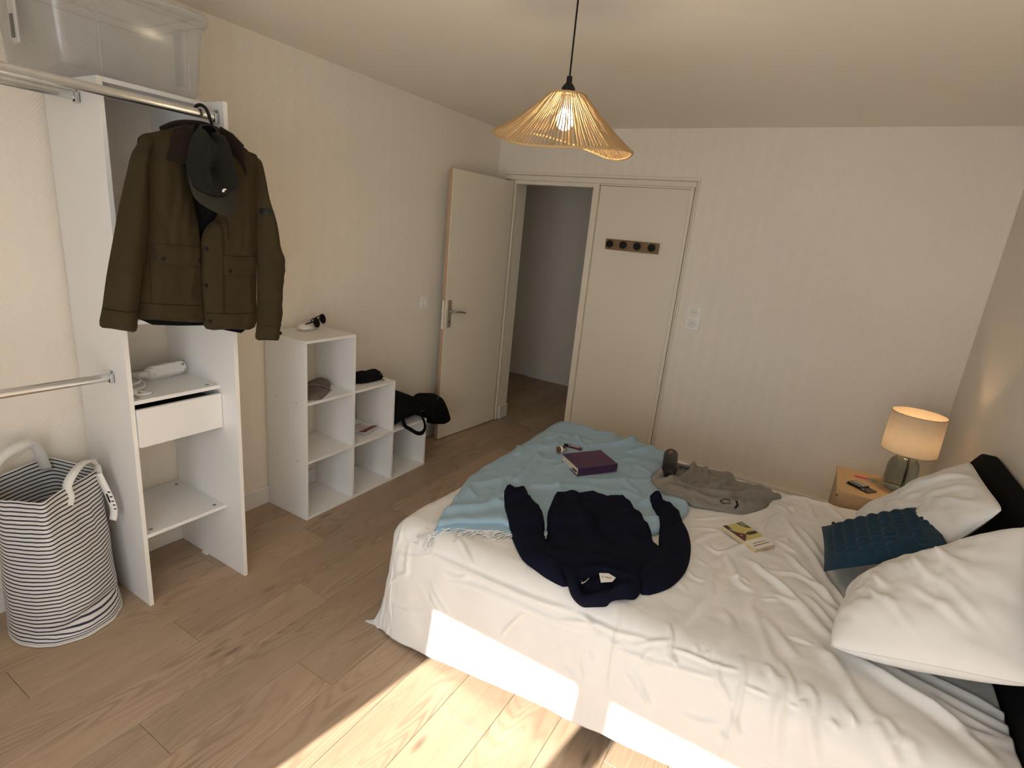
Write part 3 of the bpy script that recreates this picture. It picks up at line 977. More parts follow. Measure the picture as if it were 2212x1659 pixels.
# ------------------------------------------------------------------ power strip on the wardrobe shelf
ps = thing('power_strip', 'white power strip with coiled cable on the wardrobe shelf', 'power strip', (0.10, -2.80, 0.906))
fm = frame_m((0.165, -2.797, 0.936), (-0.10, 0.99, 0.02), (-0.55, 0, 0.83))   # x along strip, y across (tilted up on wall), z outward
ol = []
for k in range(48):
    a = 2 * PI * k / 48
    X = 0.088 * (abs(math.cos(a)) ** 0.35) * (1 if math.cos(a) >= 0 else -1)
    Y = 0.028 * (abs(math.sin(a)) ** 0.55) * (1 if math.sin(a) >= 0 else -1) * (1 + 0.07 * math.cos(2 * PI * X / 0.058))
    ol.append((X, Y))
mb, P, F, d = inflate(ol, 0.008, lambda P, d: 0.012 + dome(d, 0.008, 0.014), lambda P, d: -0.014 + 0 * d, lambda p, h: tuple(fm @ Vector((p[0], p[1], h))))
body = build(mb, 'body', 'plastic_w', ps, smooth=50)
for (X, Y) in ((-0.07, 0.012), (-0.062, 0.012), (-0.068, -0.015), (0.076, 0.020), (0.078, -0.016), (0.066, -0.016)):
    build(MB().box(X - 0.0025, X + 0.0025, Y - 0.0012, Y + 0.0012, 0.0255, 0.0268, fm), 'rating_mark', 'screw', body)
build(MB().box(0.062, 0.072, 0.000, 0.010, 0.0256, 0.0268, fm), 'rating_mark', 'screw', body)
build(MB().tube([fm @ Vector((-0.084, 0, 0)), fm @ Vector((-0.105, 0, 0.002)), fm @ Vector((-0.118, 0.0, 0.0))], [0.015, 0.013, 0.006], 10), 'cable_gland', 'plastic_w', ps, smooth=40)
cb = [tuple(fm @ Vector((-0.116, 0, 0))), (0.12, -2.935, 0.93), (0.10, -2.99, 0.925), (0.13, -3.02, 0.918), (0.22, -3.022, 0.916), (0.29, -3.00, 0.916), (0.285, -2.945, 0.918), (0.21, -2.918, 0.922), (0.15, -2.94, 0.926), (0.13, -3.00, 0.930), (0.20, -3.025, 0.930), (0.27, -3.00, 0.931), (0.255, -2.945, 0.932), (0.19, -2.930, 0.934), (0.16, -2.975, 0.936), (0.21, -3.015, 0.938), (0.30, -3.005, 0.925), (0.34, -2.97, 0.9115), (0.355, -2.955, 0.9115), (0.365, -2.975, 0.9115), (0.352, -3.005, 0.9115)]
build(MB().tube(catmull(cb, 6, False), 0.0048, 8), 'cable', 'plastic_w', ps, smooth=70)
build(MB().tube([(0.352, -3.003, 0.918), (0.345, -3.020, 0.922), (0.340, -3.032, 0.926)], [0.009, 0.016, 0.017], 12), 'plug', 'plastic_w', ps, smooth=40)

# ------------------------------------------------------------------ striped laundry basket
m, nt, b = new_mat('striped_canvas')
tc = N(nt, 'ShaderNodeTexCoord')
sx = N(nt, 'ShaderNodeSeparateXYZ')
nt.links.new(tc.outputs['UV'], sx.inputs[0])
ph = MATH(nt, 'FRACT', MATH(nt, 'MULTIPLY', sx.outputs[1], 37.0))
st = N(nt, 'ShaderNodeMapRange')
st.inputs['From Min'].default_value = 0.155
st.inputs['From Max'].default_value = 0.20
nt.links.new(MATH(nt, 'ABSOLUTE', MATH(nt, 'SUBTRACT', ph, 0.5)), st.inputs['Value'])
w = noise_tex(nt, coords(nt), 700, 2)
lin = mixcol(nt, w, (0.80, 0.79, 0.775), (0.68, 0.67, 0.655))
nt.links.new(mixcol(nt, st.outputs[0], (0.040, 0.044, 0.065), lin), b.inputs['Base Color'])
b.inputs['Roughness'].default_value = 0.9
b.inputs['Specular IOR Level'].default_value = 0.2
bump(nt, b, w, 0.0006)
M['stripe'] = m
M['webbing'] = cloth_mat('cream_webbing', (0.78, 0.77, 0.73), (0.84, 0.83, 0.79), 60, 800, 0.0006, 0.1)
bk = thing('laundry_basket', 'white canvas laundry basket with thin black stripes beside the wardrobe', 'basket', (0.215, -3.265, 0))
TOP = [(0.425, -3.362), (0.222, -3.108), (0.022, -3.192), (0.085, -3.395), (0.245, -3.43)]
NB = 72
def loop_poly(pts, n, soft=0.0):
    P = [np.array(p) for p in pts]
    L = [np.linalg.norm(P[(i + 1) % len(P)] - P[i]) for i in range(len(P))]
    tot = sum(L)
    out = []
    for k in range(n):
        s = tot * k / n
        i = 0
        while s > L[i]:
            s -= L[i]; i += 1
        out.append(P[i] + (P[(i + 1) % len(P)] - P[i]) * s / L[i])
    return np.array(out)
def sm_loop(A, it):
    for _ in range(it):
        A = (np.roll(A, 1, 0) + 2 * A + np.roll(A, -1, 0)) / 4
    return A
topl = sm_loop(loop_poly(TOP, NB), 1)
cB = np.array((0.215, -3.270))
a0 = math.atan2(topl[0][1] - cB[1], topl[0][0] - cB[0])
sgn = 1 if np.cross(topl[0] - cB, topl[5] - cB) > 0 else -1
botl = np.array([cB + np.array((0.185 * math.cos(a0 + sgn * 2 * PI * k / NB), 0.170 * math.sin(a0 + sgn * 2 * PI * k / NB))) for k in range(NB)])
HB = 0.605
NVB = 60
def bk_ring(t):
    k = t ** 1.15
    sharp = botl * (1 - k) + topl * k
    c = sharp.mean(0)
    bulge = 1 + 0.030 * math.sin(PI * t) + 0.03 * math.exp(-((t - 0.05) / 0.05) ** 2)
    rg = c + (sharp - c) * bulge
    out = []
    for i, p in enumerate(rg):
        dirv = (p - c) / np.linalg.norm(p - c)
        th = 2 * PI * i / NB
        # crumpled fold low on the side towards the room
        fold = 0.018 * math.exp(-((t - 0.13 - 0.05 * math.cos(2 * (th - 0.9))) / 0.030) ** 2) * max(0, math.cos(th - 0.5)) ** 2
        sag = 0.005 * fbm(3 * math.cos(th), 3 * math.sin(th), 4 * t, 2)
        q = p + dirv * (sag - fold)
        z = HB * t + 0.010 * math.sin(2 * th + 1) * t - 0.02 * math.exp(-((t - 0.10) / 0.05) ** 2) * max(0, math.cos(th - 0.5)) ** 2 * (1 if t > 0.02 else 0)
        out.append((q[0], q[1], max(z, 0.001)))
    return out
rings = [bk_ring(j / NVB) for j in range(NVB + 1)]
mb = MB()
vs = [p for r_ in rings for p in r_]
fs = [(j * NB + i, j * NB + (i + 1) % NB, (j + 1) * NB + (i + 1) % NB, (j + 1) * NB + i) for j in range(NVB) for i in range(NB)]
mb.add(vs, fs)
bo = build(mb, 'body', 'stripe', bk, smooth=70, fixn=True)
uvl = bo.data.uv_layers.new(name='uv')
vi = np.zeros(len(bo.data.loops), int)
bo.data.loops.foreach_get('vertex_index', vi)
uv = np.zeros((len(vi), 2))
uv[:, 0] = (vi % NB) / NB
uv[:, 1] = (vi // NB) / NVB
uvl.data.foreach_set('uv', uv.ravel())
sm_ = bo.modifiers.new('solid', 'SOLIDIFY')
sm_.thickness = 0.0025
sm_.offset = -1
build(MB().add([(p[0], p[1], 0.004) for p in rings[0]], [tuple(range(NB))]), 'bottom', 'webbing', bk)
build(MB().tube([(p[0] * 1.0, p[1], 0.006) for p in rings[0]] + [tuple(rings[0][0][:2]) + (0.006,)], 0.005, 6, caps=False), 'base_piping', 'webbing', bk, smooth=80)
def strap(path, w, nrm, name, mat='webbing', th=0.002):
    P = [Vector(p) for p in catmull(path, 6, False)]
    if not isinstance(nrm, list):
        nrm = [nrm, nrm]
    mb = MB()
    L, R_ = [], []
    for i, p in enumerate(P):
        t = (P[min(i + 1, len(P) - 1)] - P[max(i - 1, 0)]).normalized()
        n = Vector(nrm[0]).lerp(Vector(nrm[-1]), i / (len(P) - 1))
        d = n.cross(t).normalized() * w / 2
        L.append(tuple(p - d)); R_.append(tuple(p + d))
    mb.add(L + R_, [(i, i + 1, len(P) + i + 1, len(P) + i) for i in range(len(P) - 1)])
    return build(mb, name, mat, bk, smooth=60, solid=th)
strap([(0.365, -3.270, 0.548), (0.352, -3.258, 0.575), (0.355, -3.262, 0.620), (0.345, -3.235, 0.658), (0.315, -3.195, 0.672), (0.270, -3.140, 0.658), (0.240, -3.120, 0.622), (0.240, -3.118, 0.560)], 0.030, [(0.75, -0.60, 0.25), (0.35, -0.60, 0.70)], 'handle')
strap([(0.100, -3.405, 0.56), (0.105, -3.400, 0.63), (0.105, -3.360, 0.690), (0.095, -3.300, 0.713), (0.080, -3.258, 0.700), (0.060, -3.235, 0.655), (0.045, -3.215, 0.57)], 0.036, (0.80, -0.50, 0.35), 'handle')
# care label sewn to the side seam
tg = strap([(0.248, -3.122, 0.585), (0.262, -3.114, 0.540), (0.280, -3.104, 0.480), (0.290, -3.100, 0.430), (0.286, -3.106, 0.385)], 0.027, (0.62, -0.75, 0.25), 'care_label', plain('paper_label', (0.86, 0.85, 0.82), 0.6), 0.0012)
lp = catmull([(0.248, -3.122, 0.585), (0.262, -3.114, 0.540), (0.280, -3.104, 0.480), (0.290, -3.100, 0.430), (0.286, -3.106, 0.385)], 6, False)
dv = Vector((0.76, 0.62, 0.0)).normalized()
nv = Vector((0.62, -0.75, 0.25)).normalized() * 0.0012
pm = MB()
for i in range(3, 20):
    if i % 2 and 8 < i < 18:
        a, b2 = Vector(lp[i]), Vector(lp[i + 1])
        for w0, w1 in ((0.001, 0.011),):
            q = [a + dv * w0 + nv, a + dv * w1 + nv, a + (b2 - a) * 0.6 + dv * w1 + nv, a + (b2 - a) * 0.6 + dv * w0 + nv]
            pm.add([tuple(k) for k in q] + [tuple(k + nv * 0.2) for k in q], [(0, 1, 2, 3), (4, 5, 6, 7)])
a, b2 = Vector(lp[10]), Vector(lp[14])
q = [a + dv * -0.009 + nv, a + dv * -0.002 + nv, b2 + dv * -0.002 + nv, b2 + dv * -0.009 + nv]
pm.add([tuple(k) for k in q], [(0, 1, 2, 3)])
build(pm, 'label_print', 'black', tg)
# ------------------------------------------------------------------ stepped cube shelf
CY = [-2.205, -1.8635, -1.5275, -1.1885]
CX0, CX1, ct = 0.014, 0.3368, 0.015
pit = (1.0214 - ct) / 3
tops = [ct + pit * 3, ct + pit * 2, ct + pit]
cs = thing('cube_shelf', 'white stepped cube shelf with six open compartments', 'shelf', (0.175, -1.70, 0))
def cbx(name, *b):
    return build(MB().box(*b), name, 'white', cs, bevel=0.0008)
sidep = cbx('side_panel', CX0, CX1, CY[0], CY[0] + ct, 0, tops[0] - ct)
for (x, z) in ((0.10, 0.347), (0.265, 0.347), (0.10, 0.682), (0.265, 0.682)):
    build(MB().cyl((x, CY[0] - 0.0006, z - 0.006), (x, CY[0] + 0.001, z - 0.006), 0.0035, n=12), 'screw', 'screw', sidep)
cbx('top_panel', CX0, CX1, CY[0], CY[1] + ct / 2, tops[0] - ct, tops[0])
cbx('divider', CX0, CX1, CY[1] - ct / 2, CY[1] + ct / 2, 0, tops[0] - ct)
cbx('divider', CX0, CX1, CY[2] - ct / 2, CY[2] + ct / 2, 0, tops[1])
cbx('side_panel', CX0, CX1, CY[3] - ct, CY[3], 0, tops[2])
ys = [(CY[0] + ct, CY[1] - ct / 2), (CY[1] + ct / 2, CY[2] - ct / 2), (CY[2] + ct / 2, CY[3] - ct)]
for c, nl in ((0, 3), (1, 3), (2, 2)):
    for k in range(nl):
        if k == 3:
            continue
        zt = ct + pit * k
        cbx('shelf', CX0, CX1, ys[c][0], ys[c][1], zt - ct, zt)
zt1, zt2, zt3 = ct + pit, ct + 2 * pit, ct + 3 * pit

# white case and sunglasses on the top
wc = thing('glasses_case', 'small white rounded case on top of the cube shelf', 'case', (0.075, -1.985, zt3))
def ell(n, a, b):
    return [(a * math.cos(2 * PI * k / n), b * math.sin(2 * PI * k / n)) for k in range(n)]
fmc = frame_m((0.092, -1.985, zt3 + 0.012), (-0.35, 0.94, 0), (-0.94, -0.35, 0))
for nm, s in (('case_base', -1), ('case_lid', 1)):
    mb, P, F, d = inflate(ell(40, 0.082, 0.046), 0.01, (lambda P, d: 0.0012 + dome(d, 0.03, 0.022)) if s > 0 else (lambda P, d: -0.0003 + 0 * d), (lambda P, d: 0.0012 + 0 * d) if s > 0 else (lambda P, d: -0.0003 - dome(d, 0.02, 0.0115)), lambda p, h: tuple(fmc @ Vector((p[0], p[1], h))))
    build(mb, nm, 'plastic_w', wc, smooth=50)
sg = thing('sunglasses', 'black sunglasses propped on the white case on the cube shelf', 'sunglasses', (0.11, -1.93, zt3))
fs_ = frame_m((0.128, -1.935, zt3 + 0.052), (-0.38, 0.91, 0.16), (-0.30, -0.05, 0.95))   # x across the lenses, y up
M['lens'] = plain('dark_lens', (0.006, 0.006, 0.006), 0.08)
for sx_ in (-1, 1):
    o = []
    for k in range(32):
        a = 2 * PI * k / 32
        o.append((sx_ * 0.036 + 0.027 * math.cos(a) * (1 + 0.08 * math.sin(a)), 0.025 * math.sin(a) - 0.002))
    build(MB().prism(o, lambda p: tuple(fs_ @ Vector((p[0], p[1], -0.0012))), lambda p: tuple(fs_ @ Vector((p[0], p[1], 0.0012)))), 'lens', 'lens', sg, smooth=30)
    build(MB().tube([tuple(fs_ @ Vector((p[0], p[1], 0))) for p in o + o[:1]], 0.0035, 8, caps=False), 'rim', 'black', sg, smooth=60)
    build(MB().tube([tuple(fs_ @ Vector(p)) for p in ((sx_ * 0.062, 0.012, 0), (sx_ * 0.070, 0.012, -0.006), (sx_ * 0.071, 0.009, -0.05), (sx_ * 0.068, 0.002, -0.085), (sx_ * 0.062, -0.022, -0.105))], [0.004, 0.0045, 0.003, 0.003, 0.0025], 8), 'temple', 'black', sg, smooth=60)
build(MB().tube([tuple(fs_ @ Vector(p)) for p in ((-0.012, 0.006, 0), (0, 0.010, 0.001), (0.012, 0.006, 0))], 0.003, 8), 'bridge', 'black', sg, smooth=60)

# brown soft pouch in the top compartment
M['brownp'] = plain('brown_wrap', (0.115, 0.082, 0.068), 0.42, var=0.25, vscale=25, bscale=60, bdist=0.002)
bp = thing('pouch', 'crumpled brown pouch lying in the top compartment of the cube shelf', 'pouch', (0.20, -2.02, zt2))
BPO = [(0.27, -2.175), (0.14, -2.10), (0.095, -1.93), (0.115, -1.895), (0.16, -1.885), (0.25, -1.97), (0.315, -2.07), (0.325, -2.11)]
mb, P, F, d = inflate(catmull(BPO, 4), 0.012, lambda P, d: dome(d, 0.05, 0.030) + 0.012 * fb(P, 12, 12, 5) * np.clip(d / .03, 0, 1) + 0.02 * np.clip((0.22 - P[:, 0]) / 0.1, 0, 1), lambda P, d: 0.0006 + 0.02 * np.clip((0.22 - P[:, 0]) / 0.1, 0, 1) * (d < 1e-6), lambda p, h: (p[0], p[1], zt2 + max(h, 0.0006)))
build(mb, 'body', 'brownp', bp, smooth=40)
mb, P2, F2, d2 = inflate(ell(20, 0.055, 0.013), 0.008, lambda P, d: 0.002 + 0 * d, lambda P, d: 0 * d, lambda p, h: (0, 0, 0))
px_ = np.array([tuple(q) for q in P])
def pz(x, y):
    i = np.argmin((px_[:, 0] - x) ** 2 + (px_[:, 1] - y) ** 2)
    return zt2 + F[i]
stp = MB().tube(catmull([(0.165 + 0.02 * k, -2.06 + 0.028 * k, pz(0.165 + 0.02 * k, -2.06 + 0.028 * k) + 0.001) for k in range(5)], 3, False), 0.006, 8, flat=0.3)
build(stp, 'painted_sheen', plain('painted_sheen_tan', (0.30, 0.25, 0.21), 0.3), bp, smooth=60)  # pale strip paints a sheen onto the pouch

# black belt bag on the middle step
bb = thing('zip_pouch', 'small black zipped pouch on the middle step of the cube shelf', 'pouch', (0.20, -1.63, zt2))
fb_ = frame_m((0.205, -1.650, zt2), (0.10, 0.99, 0), (-0.99, 0.10, 0))
o = [(0.125 * (abs(math.cos(2 * PI * k / 40)) ** 0.75) * (1 if math.cos(2 * PI * k / 40) > 0 else -1), 0.072 * math.sin(2 * PI * k / 40)) for k in range(40)]
mb, P, F, d = inflate(o, 0.012, lambda P, d: 0.012 + dome(d, 0.065, 0.045) + 0.006 * fb(P, 20, 20, 9) * np.clip(d / .02, 0, 1), lambda P, d: 0.012 - dome(d, 0.02, 0.011), lambda p, h: tuple(fb_ @ Vector((p[0], p[1], h))))
build(mb, 'body', 'blackcloth', bb, smooth=70)
build(MB().tube([tuple(fb_ @ Vector(p)) for p in ((-0.06, -0.035, 0.052), (0.0, -0.045, 0.052), (0.06, -0.04, 0.048), (0.10, -0.025, 0.036))], 0.0022, 6), 'zip', 'black', bb, smooth=60)
build(MB().box(0.075, 0.095, -0.052, -0.046, 0.034, 0.040, fb_), 'zip_pull', plain('dull_grey_tab', (0.10, 0.10, 0.10), 0.4), bb)
build(MB().tube([tuple(fb_ @ Vector(p)) for p in ((0.06, -0.060, 0.018), (0.072, -0.082, 0.010), (0.075, -0.092, 0.0045))], 0.004, 6, flat=0.5), 'strap_end', 'blackcloth', bb, smooth=60)

# leaflet in the second row
lf = thing('leaflet', 'small red and white folded leaflet in the middle compartment of the cube shelf', 'leaflet', (0.20, -1.67, zt1))
fl_ = frame_m((0.205, -1.662, zt1 + 0.0015), (0.62, 0.02, 0), (-0.25, 0.6, 0))
def leafy(z0, seed):
    return lambda s, t: tuple(fl_ @ Vector((-0.075 + 0.15 * s, -0.062 + 0.124 * t, z0 + 0.010 * s * s + 0.014 * t * s + 0.003 * math.sin(6 * s + seed))))
for k in range(3):
    build(MB().grid(10, 8, leafy(0.004 * k + 0.001, k)), 'page', plain('leaflet_page', (0.70, 0.67, 0.66), 0.5) if k < 2 else 'plastic_w', lf, smooth=60, solid=0.0006, solid_off=1)
def lpat(s0, s1, t0, t1, name, col, up=0.0012):
    f = leafy(0.010, 2)
    mb = MB().grid(6, 6, lambda s, t: tuple(Vector(f(s0 + (s1 - s0) * s, t0 + (t1 - t0) * t)) + Vector((0, 0, up))))
    build(mb, name, plain(name, col, 0.5, var=0.3, vscale=60), lf, smooth=60)
lpat(0.02, 0.62, 0.12, 0.93, 'printed_panel', (0.72, 0.66, 0.68))
lpat(0.62, 0.99, 0.02, 0.98, 'red_panel', (0.34, 0.05, 0.03))
lpat(0.86, 0.985, 0.03, 0.97, 'dark_panel', (0.045, 0.04, 0.035), 0.0016)
lpat(0.00, 0.05, 0.02, 0.98, 'brown_panel', (0.07, 0.025, 0.02), 0.0014)
for k in range(4):
    lpat(0.12 + 0.1 * k, 0.16 + 0.1 * k, 0.25, 0.8, 'print_line', (0.42, 0.37, 0.38), 0.0016)

# backpack lying on the lowest step
bg = thing('backpack', 'black backpack slumped over the lowest step of the cube shelf', 'backpack', (0.20, -1.15, zt1))
BGO = [(-1.49, 0.60), (-1.372, 0.565), (-1.168, 0.471), (-1.108, 0.462), (-1.068, 0.478), (-0.990, 0.462), (-0.931, 0.440), (-0.882, 0.38), (-0.835, 0.300), (-0.820, 0.265), (-0.837, 0.212), (-0.882, 0.197), (-0.956, 0.213), (-1.034, 0.250), (-1.104, 0.285), (-1.165, 0.330), (-1.20, 0.356), (-1.36, 0.356), (-1.49, 0.356)]
def bg_h(P, d):
    return dome(d, 0.08, 0.115) + 0.012 * fb(P, 9, 9, 3) * np.clip(d / .03, 0, 1) + 0.010 * np.exp(-((P[:, 0] + 1.07) / 0.02) ** 2) * np.clip(d / .02, 0, 1)
mb, P, F, d = inflate(catmull(BGO, 3), 0.018, bg_h, lambda P, d: -dome(d, 0.10, 0.115), lambda p, h: (0.205 + h, p[0], p[1]))
build(mb, 'body', 'blackcloth', bg, smooth=60)
def bgx(y, z):
    i = np.argmin((P[:, 0] - y) ** 2 + (P[:, 1] - z) ** 2)
    return 0.205 + F[i]
zp = [(-1.36, 0.50), (-1.28, 0.475), (-1.20, 0.44), (-1.12, 0.42), (-1.04, 0.42)]
build(MB().tube([(bgx(*q) + 0.002, q[0], q[1]) for q in zp], 0.003, 6), 'zip', 'black', bg, smooth=60)
build(MB().box(bgx(-1.20, 0.405) - 0.002, bgx(-1.20, 0.405) + 0.003, -1.235, -1.165, 0.402, 0.411), 'reflective_tab', plain('reflective_grey', (0.16, 0.16, 0.16), 0.35), bg)
build(MB().tube([(bgx(-1.03, 0.435) - 0.001, -1.03, 0.445), (bgx(-0.98, 0.44) + 0.001, -0.98, 0.442), (bgx(-0.94, 0.425) + 0.001, -0.94, 0.427)], 0.003, 6), 'seam', plain('seam_grey', (0.05, 0.05, 0.05), 0.5), bg, smooth=60)
sp_ = catmull([(0.30, -1.40, 0.40), (0.345, -1.425, 0.362), (0.375, -1.40, 0.335), (0.395, -1.355, 0.302), (0.392, -1.30, 0.288), (0.378, -1.255, 0.305), (0.350, -1.235, 0.350), (0.30, -1.235, 0.40)], 6, False)
build(MB().tube(sp_, 0.014, 8, flat=0.35), 'shoulder_strap', 'blackcloth', bg, smooth=70)
pp = build(MB().grid(6, 4, lambda s, t: (0.215 + 0.115 * t, -1.44 + 0.17 * s, zt1 + 0.0022 + 0.004 * s * t)), 'paper_sheet', plain('grey_paper', (0.55, 0.54, 0.54), 0.6), solid=0.0015)
tag(pp, 'pale grey folded paper under the black backpack', 'paper')

# ------------------------------------------------------------------ switch, sockets, coat rack
def plate_frame(o, x, y):
    return frame_m(o, x, y)
sw = thing('light_switch', 'white square light switch on the wall beside the open door', 'light switch', (0.0, -0.866, 1.095))
f_ = frame_m((0.0, -0.866, 1.095), (0, 1, 0), (0, 0, 1))
build(MB().box(-0.046, 0.046, -0.046, 0.046, 0, 0.010, f_), 'plate', 'plastic_w', sw, bevel=0.003)
build(MB().prism(ell(32, 0.029, 0.029), lambda p: tuple(f_ @ Vector((p[0], p[1], 0.009))), lambda p: tuple(f_ @ Vector((p[0] * 0.94, p[1] * 0.94, 0.013)))), 'bezel', 'base', sw, smooth=30)
build(MB().prism(ell(24, 0.011, 0.020), lambda p: tuple(f_ @ Vector((p[0], p[1], 0.012))), lambda p: tuple(f_ @ Vector((p[0] * 0.8, p[1] * 0.85, 0.019)))), 'rocker', 'plastic_w', sw, smooth=30)
so = thing('wall_socket', 'white double wall socket beside the fixed panel', 'socket', (1.756, 0, 1.10))
f_ = frame_m((1.756, 0.0, 1.182), (1, 0, 0), (0, 0, 1))
build(MB().box(-0.049, 0.049, -0.083, 0.083, -0.0005, 0.009, f_), 'plate', 'plastic_w', so, bevel=0.002)
for zz in (0.041, -0.038):
    rg = build(MB().lathe([(0.031, 0.0), (0.031, 0.004), (0.027, 0.005), (0.026, 0.0015), (0.001, 0.0012)], 32).xf(f_ @ Matrix.Translation((0, zz, 0.009))), 'socket_ring', 'base', so, smooth=30)
    for (a, c) in ((-0.0095, 0.0), (0.0095, 0.0), (0.0, 0.0115)):
        build(MB().cyl(tuple(f_ @ Vector((a, zz + c - 0.003, 0.0095))), tuple(f_ @ Vector((a, zz + c - 0.003, 0.0115))), 0.0036, n=12), 'pin_hole', 'screw', rg)
M['oakrack'] = wood_mat('rack_oak', (0.215, 0.125, 0.055), (0.285, 0.175, 0.085), 'x')
cr = thing('coat_rack', 'oak coat rack with four black knobs on the fixed panel', 'coat rack', (1.226, 0, 1.60))
build(MB().box(1.021, 1.431, -0.017, -0.0005, 1.596, 1.673), 'board', 'oakrack', cr, bevel=0.0015)
for x in (1.065, 1.171, 1.278, 1.386):
    kb = MB().lathe([(0.009, 0), (0.009, 0.016), (0.014, 0.022), (0.0255, 0.026), (0.0265, 0.030), (0.0265, 0.038), (0.024, 0.041), (0.002, 0.0415)], 32)
    kb.xf(Matrix.Translation((x, -0.016, 1.637)) @ Matrix.Rotation(PI / 2, 4, 'X'))
    build(kb, 'knob', 'black', cr, smooth=40)

# ------------------------------------------------------------------ pendant lamp
LX, LY = 1.668, -2.2
pl_ = thing('pendant_lamp', 'wavy woven jute pendant lamp hanging from a black cord', 'pendant lamp', (LX, LY, 1.92))
build(MB().tube([(LX, LY, H - 0.008), (LX, LY, 2.155)], 0.0032, 8), 'cord', 'black', pl_, smooth=60)
build(MB().lathe([(0.035, 0), (0.035, -0.006), (0.030, -0.009), (0.006, -0.010)], 28, (LX, LY, H - 0.0002)), 'ceiling_rose', 'plastic_w', pl_, smooth=40)
build(MB().lathe([(0.0045, 0.056), (0.009, 0.056), (0.010, 0.036), (0.014, 0.033), (0.022, 0.022), (0.0245, 0.008), (0.0245, -0.004), (0.018, -0.006)], 28, (LX, LY, 2.118)), 'lamp_holder', 'black', pl_, smooth=35)
build(MB().lathe([(0.029, -0.006), (0.029, -0.002), (0.020, -0.002), (0.020, -0.04), (0.016, -0.05), (0.016, -0.006)], 28, (LX, LY, 2.118), caps=False), 'shade_ring', 'plastic_w', pl_, smooth=35)
rim_z = {0: 1.950, 15: 1.946, 30: 1.946, 45: 1.955, 60: 1.976, 75: 1.996, 90: 2.010, 105: 2.020, 120: 2.024, 135: 2.022, 150: 2.014, 165: 2.002, 180: 1.988, 195: 1.970, 210: 1.950, 225: 1.932, 240: 1.921, 255: 1.917, 270: 1.919, 285: 1.924, 300: 1.931, 315: 1.938, 330: 1.944, 345: 1.949, 360: 1.950}
_rt, _fr = Vector((0.890, 0.456, 0)), Vector((-0.456, 0.890, 0))
def rz(th):
    th %= 360
    k = int(th // 15) * 15
    a, b = rim_z[k], rim_z[k + 15]
    t = (th - k) / 15
    return a + (b - a) * t
def shade_pt(th, t, rr=0.242):
    d_ = _rt * math.cos(math.radians(th)) + _fr * math.sin(math.radians(th))
    r = 0.064 + (rr - 0.064) * (t ** 0.95)
    zt_, zb = 2.114, rz(th)
    z = zt_ + (zb - zt_) * t - 0.010 * math.sin(PI * t)
    if t == 0:
        z = zt_
    return Vector((LX, LY, z)) + d_ * r
m, nt, b = new_mat('jute_string')
v = coords(nt, (1, 1, 1))
f = noise_tex(nt, v, 420, 3)
nt.links.new(mixcol(nt, f, (0.30, 0.175, 0.065), (0.66, 0.46, 0.235)), b.inputs['Base Color'])
b.inputs['Roughness'].default_value = 0.9
b.inputs['Transmission Weight'].default_value = 0.0
b.inputs['Subsurface Weight'].default_value = 0.0
bump(nt, b, f, 0.002)
M['jute'] = m
sh = MB()
NS = 112
rj = random.Random(3)
for k in range(NS):
    th = 360 * k / NS + rj.uniform(-0.35, 0.35)
    pts = []
    wv_ = rj.uniform(0.72, 1.12)
    for i in range(9):
        t = i / 8
        p = shade_pt(th + rj.uniform(-0.12, 0.12), t)
        pts.append(p + Vector((rj.uniform(-.0006, .0006), rj.uniform(-.0006, .0006), rj.uniform(-.0006, .0006))))
    sh.tube(pts, [(0.0014 + 0.0026 * (i / 8)) * wv_ + rj.uniform(-.0003, .0004) for i in range(9)], 5, caps=False)
shd = build(sh, 'lamp_shade', 'jute', pl_, smooth=80)
shd['kind'] = 'stuff'
for t, r in ((0.0, 0.0042), (1.0, 0.0046)):
    build(MB().tube([shade_pt(k * 5, t) for k in range(73)], r, 7, caps=False), 'rim', 'jute', pl_, smooth=80)
build(MB().lathe([(0.0655, -0.002), (0.066, 0.001), (0.045, 0.0035), (0.024, 0.003), (0.024, 0.0005), (0.045, 0.001)], 56, (LX, LY, 2.113), caps=False), 'light_stop_disc', 'jute', pl_, smooth=50)  # added disc, stops bulb light rising through the shade's top opening
for k in range(3):
    a = k * 120 + 30
    q = shade_pt(a, 0.0)
    build(MB().tube([(LX + 0.026 * math.cos(math.radians(a)), LY + 0.026 * math.sin(math.radians(a)), 2.113), tuple(q)], 0.0018, 6), 'spider_wire', 'plastic_w', pl_)
bulb = MB().lathe([(0.013, 0.045), (0.014, 0.030), (0.022, 0.018), (0.029, 0.004), (0.0305, -0.008), (0.028, -0.021), (0.020, -0.032), (0.009, -0.0375), (0.001, -0.0385)], 28, (LX, LY, 2.045))
build(bulb, 'bulb', emit_mat('warm_bulb', (1.0, 0.80, 0.54), 105.0), pl_, smooth=60)

# ------------------------------------------------------------------ bed
bed = thing('bed', 'double bed with a black upholstered headboard against the wall', 'bed', (2.30, -1.755, 0))
hb_o = rrect(-2.50, -1.005, 0.10, 0.945, 0.16, 8)
hbx = MB()
M['headb'] = cloth_mat('black_headboard_fabric', (0.006, 0.0055, 0.0052), (0.009, 0.008, 0.0076), 60, 700, 0.0006, 0.0)
mb, P, F, d = inflate(hb_o, 0.05, lambda P, d: -dome(d, 0.03, 0.03) - 0.04, lambda P, d: -0.0 * d, lambda p, h: (3.312 + h, p[0], p[1]))
build(mb, 'headboard', 'headb', bed, smooth=60)
build(MB().box(1.40, 3.24, -2.43, -1.08, 0.10, 0.27), 'base', 'headb', bed, bevel=0.015)
for x in (1.50, 3.10):
    for y in (-2.33, -1.18):
        build(MB().cyl((x, y, 0), (x, y, 0.10), 0.02, 0.028), 'leg', 'black', bed)
